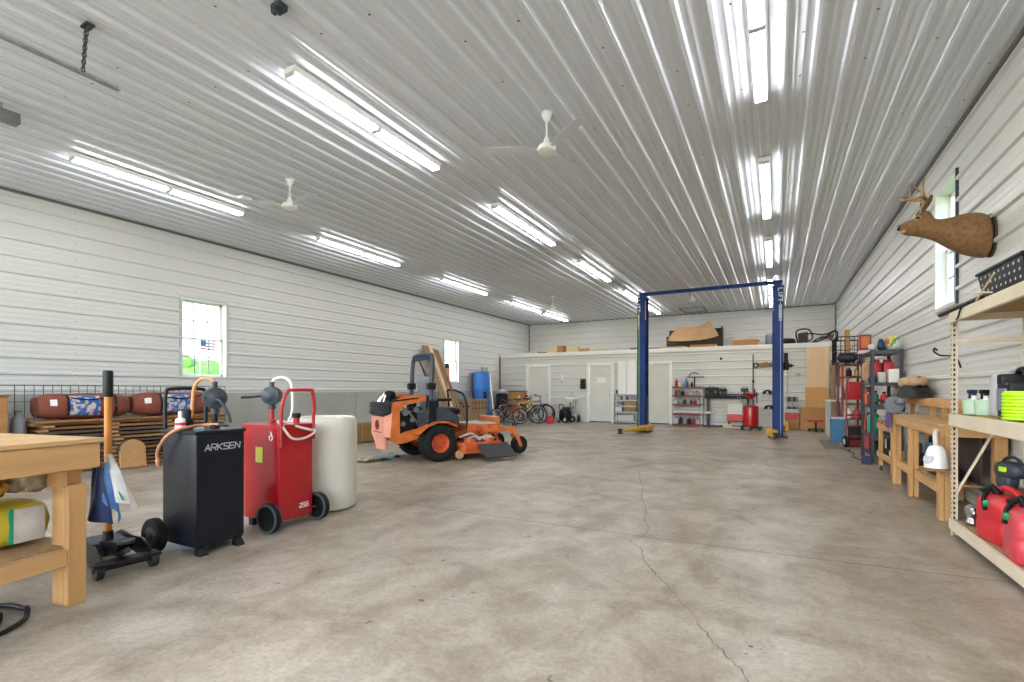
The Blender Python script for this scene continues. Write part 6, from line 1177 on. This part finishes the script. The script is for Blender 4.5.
t = thing('blue_basket', 'low blue basket at the near left of the slate rack second tier', 'basket', (1.372, 9.78, zz)); b = MB(); b.box(-.04, .05, -.12, .12, 0, .09, .01); b.build('basket_body', 'blue', t)
for i, (x, y) in enumerate(((1.46, 10.12), (1.63, 10.14))):
    t = thing('jerry_can', ['red jerry can on the second tier of the slate rack, nearer the front', 'red jerry can on the second tier of the slate rack, nearer the wall'][i], 'jerry can', (x, y, zz)); b = MB(); b.box(-.07, .07, -.14, .14, 0, .34, .025); 
    for s in (-1, 1): b.box(-.074, .074, s*.05-.008, s*.05+.008, .05, .30, .003)
    b.build('can_body', 'redpl', t); b = MB()
    for q in (-.04, 0, .04): b.tube(spline([(q, -.08, .335), (q, -.06, .38), (q, .04, .38), (q, .06, .335)], 4), .010, 6)
    b.build('handles', 'redpl', t)
t = thing('hanging_satchel', 'tan bag slumped at the far end of the slate rack second tier', 'bag', (1.44, 10.46, zz+.015)); b = MB(); b.sell((0, 0, .19), (.12, .09, .18), .6, .6, nz=.12); b.build('bag_body', 'tan', t); b = MB(); b.tube(spline([(-.07, -.02, .33), (-.04, 0, .43), (.04, .0, .43), (.07, .02, .33)], 5), .01, 6); b.build('bag_strap', 'tan', t)
for x, y, z, m, r, h, lab in ((1.42, 9.8, .923, 'green', .045, .24, 'green bottle at the near left of the slate rack third tier'), (1.53, 9.78, .923, 'redpl', .05, .22, 'red bottle on the slate rack third tier behind the miter saw'), (1.40, 10.27, .923, 'brightyellow', .05, .25, 'yellow bottle on the third tier in the middle of the slate rack'), (1.41, 10.09, .923, 'darkred', .07, .26, 'dark red jug on the third tier of the slate rack'), (1.42, 10.44, .923, 'redpl', .07, .3, 'red jug at the far end of the slate rack third tier'), (1.43, 10.02, .463, 'teal', .09, .40, 'large teal bottle on the fourth tier of the slate rack'), (1.43, 10.22, .463, 'darkgrey', .08, .3, 'dark jug behind the teal bottle on the slate rack'), (1.43, 10.42, .463, 'redpl', .08, .32, 'red jug at the far end of the slate rack fourth tier'), (1.45, 9.85, .163, 'black', .08, .22, 'black jug at the near end of the slate rack bottom tier')):
    bottle((x, y, z), r, h, m, 'black' if m not in ('black', 'darkgrey') else 'grey', lab, 'bottle', 'garden_bottle', 'bottles on the slate rack')
carton((1.47, 10.28, .163), .22, .50, .24, 'red', 'long red box on the bottom tier of the slate rack', tape=False)
b = MB(); b.prism([(-.06, 0), (.06, 0), (.045, .12), (-.045, .12)], .14, T(0, .07, 0) @ RX(PI/2)); one(b, 'blue_foot_block', 'navy', 'dark blue block on the floor at the foot of the slate rack', 'block', loc=(1.26, 9.52, .001))
b = MB(); b.tube(spline([(1.28, 9.75, .012), (1.18, 10.3, .012), (1.26, 10.9, .012), (1.2, 11.3, .012), (1.27, 11.44, .012)], 8), .011, 6); one(b, 'green_hose', 'hosegreen', 'green hose lying on the floor in front of the slate rack', 'hose')
# hand truck
t = thing('hand_truck', 'dark red hand truck standing upright between the slate rack and the bins', 'hand truck', (1.42, 12.15, 0), R(-78))
b = MB()
for s in (-1, 1): b.tube(spline([(0, s*.15, .10), (0, s*.15, .9), (.0, s*.15, 1.15), (.03, s*.13, 1.38), (.05, s*.06, 1.44), (.05, 0, 1.445)], 5), .017, 8)
for z in (.2, .42, .64, .86, 1.08): b.box(-.008, .008, -.15, .15, z, z+.035, .003)
b.build('frame', 'darkred', t); b = MB(); b.box(-.20, .0, -.19, .19, .005, .012); b.box(-.006, .006, -.19, .19, .01, .14); b.build('toe_plate', 'darkred', t); b = MB(); b.box(-.05, .03, -.12, .12, .98, 1.34, .03); b.build('red_pack', 'red', t)
for s in (-1, 1): b = MB(); wheel(b, (.10, s*.20, .12), .12, .06); w_ = b.build('wheel', 'rubber', t); b = MB(); hub(b, (.10, s*.20, .12), .11, .06); b.build('wheel_hub', 'lightgrey', w_)
# mat and bins
b = MB(); b.box(.86, 1.22, 11.5, 13.4, .0008, .012, .003); one(b, 'floor_mat', 'mat', 'flat brown mat on the floor in front of the hand truck', 'mat')
def bin_(loc, w_, d, h, m, lab):
    t = thing('waste_bin', lab, 'bin', loc, 0); b = MB(); k = .88; b.loft([[(-w_/2*k, -d/2*k, 0), (w_/2*k, -d/2*k, 0), (w_/2*k, d/2*k, 0), (-w_/2*k, d/2*k, 0)], [(-w_/2, -d/2, h), (w_/2, -d/2, h), (w_/2, d/2, h), (-w_/2, d/2, h)], [(-w_/2*.93, -d/2*.93, h), (w_/2*.93, -d/2*.93, h), (w_/2*.93, d/2*.93, h), (-w_/2*.93, d/2*.93, h)], [(-w_/2*.8, -d/2*.8, .02), (w_/2*.8, -d/2*.8, .02), (w_/2*.8, d/2*.8, .02), (-w_/2*.8, d/2*.8, .02)]]); b.build('bin_body', m, t, smooth=False); b = MB(); b.box(-w_/2-.012, -w_/2+.01, -d/2-.012, d/2+.012, h-.03, h+.003); b.box(w_/2-.01, w_/2+.012, -d/2-.012, d/2+.012, h-.03, h+.003); b.box(-w_/2-.012, w_/2+.012, -d/2-.012, -d/2+.01, h-.03, h+.003); b.box(-w_/2-.012, w_/2+.012, d/2-.01, d/2+.012, h-.03, h+.003); b.build('rim', 'lightgrey' if m == 'binblue' else m, t, smooth=False)
bin_((1.20, 12.98, .0135), .28, .22, .55, 'binblue', 'slim blue waste bin standing on the mat'); bin_((1.52, 12.92, .001), .26, .22, .38, 'black', 'black bin on the floor right of the blue waste bin')
# dark red frame with wire basket on top
t = thing('steel_frame_rack', 'dark red steel frame rack in the right corner under the wire basket', 'rack', (0, 0, 0))
for x in (1.30, 1.69):
    for y in (13.26, 14.14): b = MB(); b.box(x, x+.045, y, y+.045, 0, 1.76, .004); b.build('upright', 'darkred', t)
for z in (.5, .95, 1.45, 1.735):
    b = MB(); b.box(1.30, 1.735, 13.26, 14.185, z, z+.025, .003); b.build('tier', 'darkred', t)
for x, y, z, m, r, h, lab in ((1.42, 13.36, .977, 'redpl', .07, .26, 'red jug on the dark red frame rack above the black bin'), (1.58, 13.36, .977, 'darkgrey', .07, .3, 'dark jug on the dark red frame rack beside the red jug'), (1.44, 13.4, .527, 'whitegloss', .07, .26, 'white jug low on the dark red frame rack'), (1.6, 13.4, .527, 'redfade', .07, .25, 'faded red jug low on the dark red frame rack'), (1.45, 13.38, 1.477, 'black', .06, .2, 'black can high on the dark red frame rack'), (1.6, 13.4, 1.477, 'brass', .05, .2, 'brass can high on the dark red frame rack')):
    bottle((x, y, z), r, h, m, 'grey', lab, 'bottle', 'shop_bottle', 'bottles on the dark red frame rack')
t = thing('wire_basket', 'black wire basket on top of the dark red frame rack', 'basket', (1.455, 13.72, 1.763)); b = MB(); w_, d, h = .25, .50, .60
for z in (.02, .3, h):
    b.tube([(-w_, -d, z), (w_, -d, z), (w_, d, z), (-w_, d, z)], .012 if z != .3 else .009, 6, True)
for i in range(11): y = -d+2*d*i/10; b.tube([(-w_, y, .0+.02), (-w_, y, h)], .005, 5); b.tube([(w_, y, .02), (w_, y, h)], .005, 5)
for i in range(7): x = -w_+2*w_*i/6; b.tube([(x, -d, .02), (x, -d, h)], .005, 5); b.tube([(x, d, .02), (x, d, h)], .005, 5); b.tube([(x, -d, .012), (x, d, .012)], .005, 5)
for z in (.1, .2, .4, .5): b.tube([(-w_, -d, z), (w_, -d, z)], .004, 5); b.tube([(-w_, -d, z), (-w_, d, z)], .004, 5)
b.build('wire_cage', 'black', t)
blob('dark_tarp', 'castiron', 'dark folded tarp lying inside the wire basket', 'tarp', (1.45, 13.65, 1.79), (.20, .40, .12), .2, 2); b = MB(); b.box(-.05, .05, -.018, .018, 0, .82, .003); one(b, 'upright_board', 'ply', 'short brown board standing up out of the wire basket', 'board', loc=(1.50, 14.14, 1.79))
# white table and corner boards
t = thing('white_table', 'small white table in the right corner behind the blue bin', 'table', (1.42, 14.85, 0)); b = MB(); b.box(-.28, .28, -.42, .42, .88, .91, .004); b.build('table_top', 'white', t)
for x in (-.25, .25):
    for y in (-.38, .38): b = MB(); b.box(x-.025, x+.025, y-.025, y+.025, 0, .88, .003); b.build('leg', 'lightgrey', t)
b = MB(); b.box(-.12, .12, -.1, .1, 0, .28, .005); one(b, 'pale_box', 'lightgrey', 'pale box on the floor beneath the white table', 'box', loc=(1.40, 14.6, .001)); t = thing('white_bucket', 'white bucket standing on the white table', 'bucket', (1.44, 14.62, .912)); b = MB(); b.lathe([(.10, 0), (.125, .32), (.13, .325), (.12, .325), (.095, .02), (.01, .018)], 22); b.build('bucket_body', 'white', t); b = MB(); b.tube(spline([(-.125, 0, .3), (-.08, -.09, .27), (0, -.125, .25), (.08, -.09, .27), (.125, 0, .3)], 5), .004, 5); b.build('bail', 'steel', t)
for i, (xa, xb, yb, yt, h, m, lab) in enumerate(((1.40, 1.50, 16.5, 16.95, 2.05, 'oldboardZ', 'weathered board leaning in the right corner, nearest the tall plywood'), (1.53, 1.60, 16.4, 16.93, 1.95, 'slate', 'grey board leaning in the right corner, second from the plywood'), (1.62, 1.74, 16.3, 16.9, 2.0, 'paleZ', 'pale board leaning in the right corner by the side wall'))): lean(xa, xb, yb, yt, h, .03, m, lab, 'corner_board')
# ------------------------------------------------------------------ camera, sky, view
cd = bpy.data.cameras.new('camera'); cam = bpy.data.objects.new('camera', cd); COL.objects.link(cam)
cam.location = (0, 0, 1.18); cam.rotation_euler = (PI/2, 0, math.atan2(264, 490)); cd.sensor_width = 36; cd.lens = 490/1024*36; cd.shift_y = 48.5/1024; cd.clip_start = .05; cd.clip_end = 400
S.camera = cam
w = bpy.data.worlds.new('sky'); S.world = w; w.use_nodes = True; nt = w.node_tree
sk = nt.nodes.new('ShaderNodeTexSky'); sk.sky_type = 'NISHITA'; sk.sun_disc = False; sk.sun_elevation = R(48); sk.sun_rotation = R(200); sk.air_density = 1.0; sk.dust_density = 1.5
bg = nt.nodes['Background']; nt.links.new(sk.outputs[0], bg.inputs['Color']); bg.inputs['Strength'].default_value = SKY
S.view_settings.view_transform = 'Standard'; S.view_settings.look = 'None'; S.view_settings.gamma = 1; S.view_settings.use_curve_mapping = False
S.view_settings.exposure = EXPO
S.cycles.use_denoising = True; S.cycles.max_bounces = 8; S.cycles.diffuse_bounces = 5; S.cycles.glossy_bounces = 4; S.cycles.transparent_max_bounces = 12; S.cycles.caustics_reflective = False; S.cycles.caustics_refractive = False
S.cycles.sample_clamp_indirect = 8
for lab, ns in LABELS.items():
    if len(ns) > 1: print('DUPLABEL', lab, len(ns))
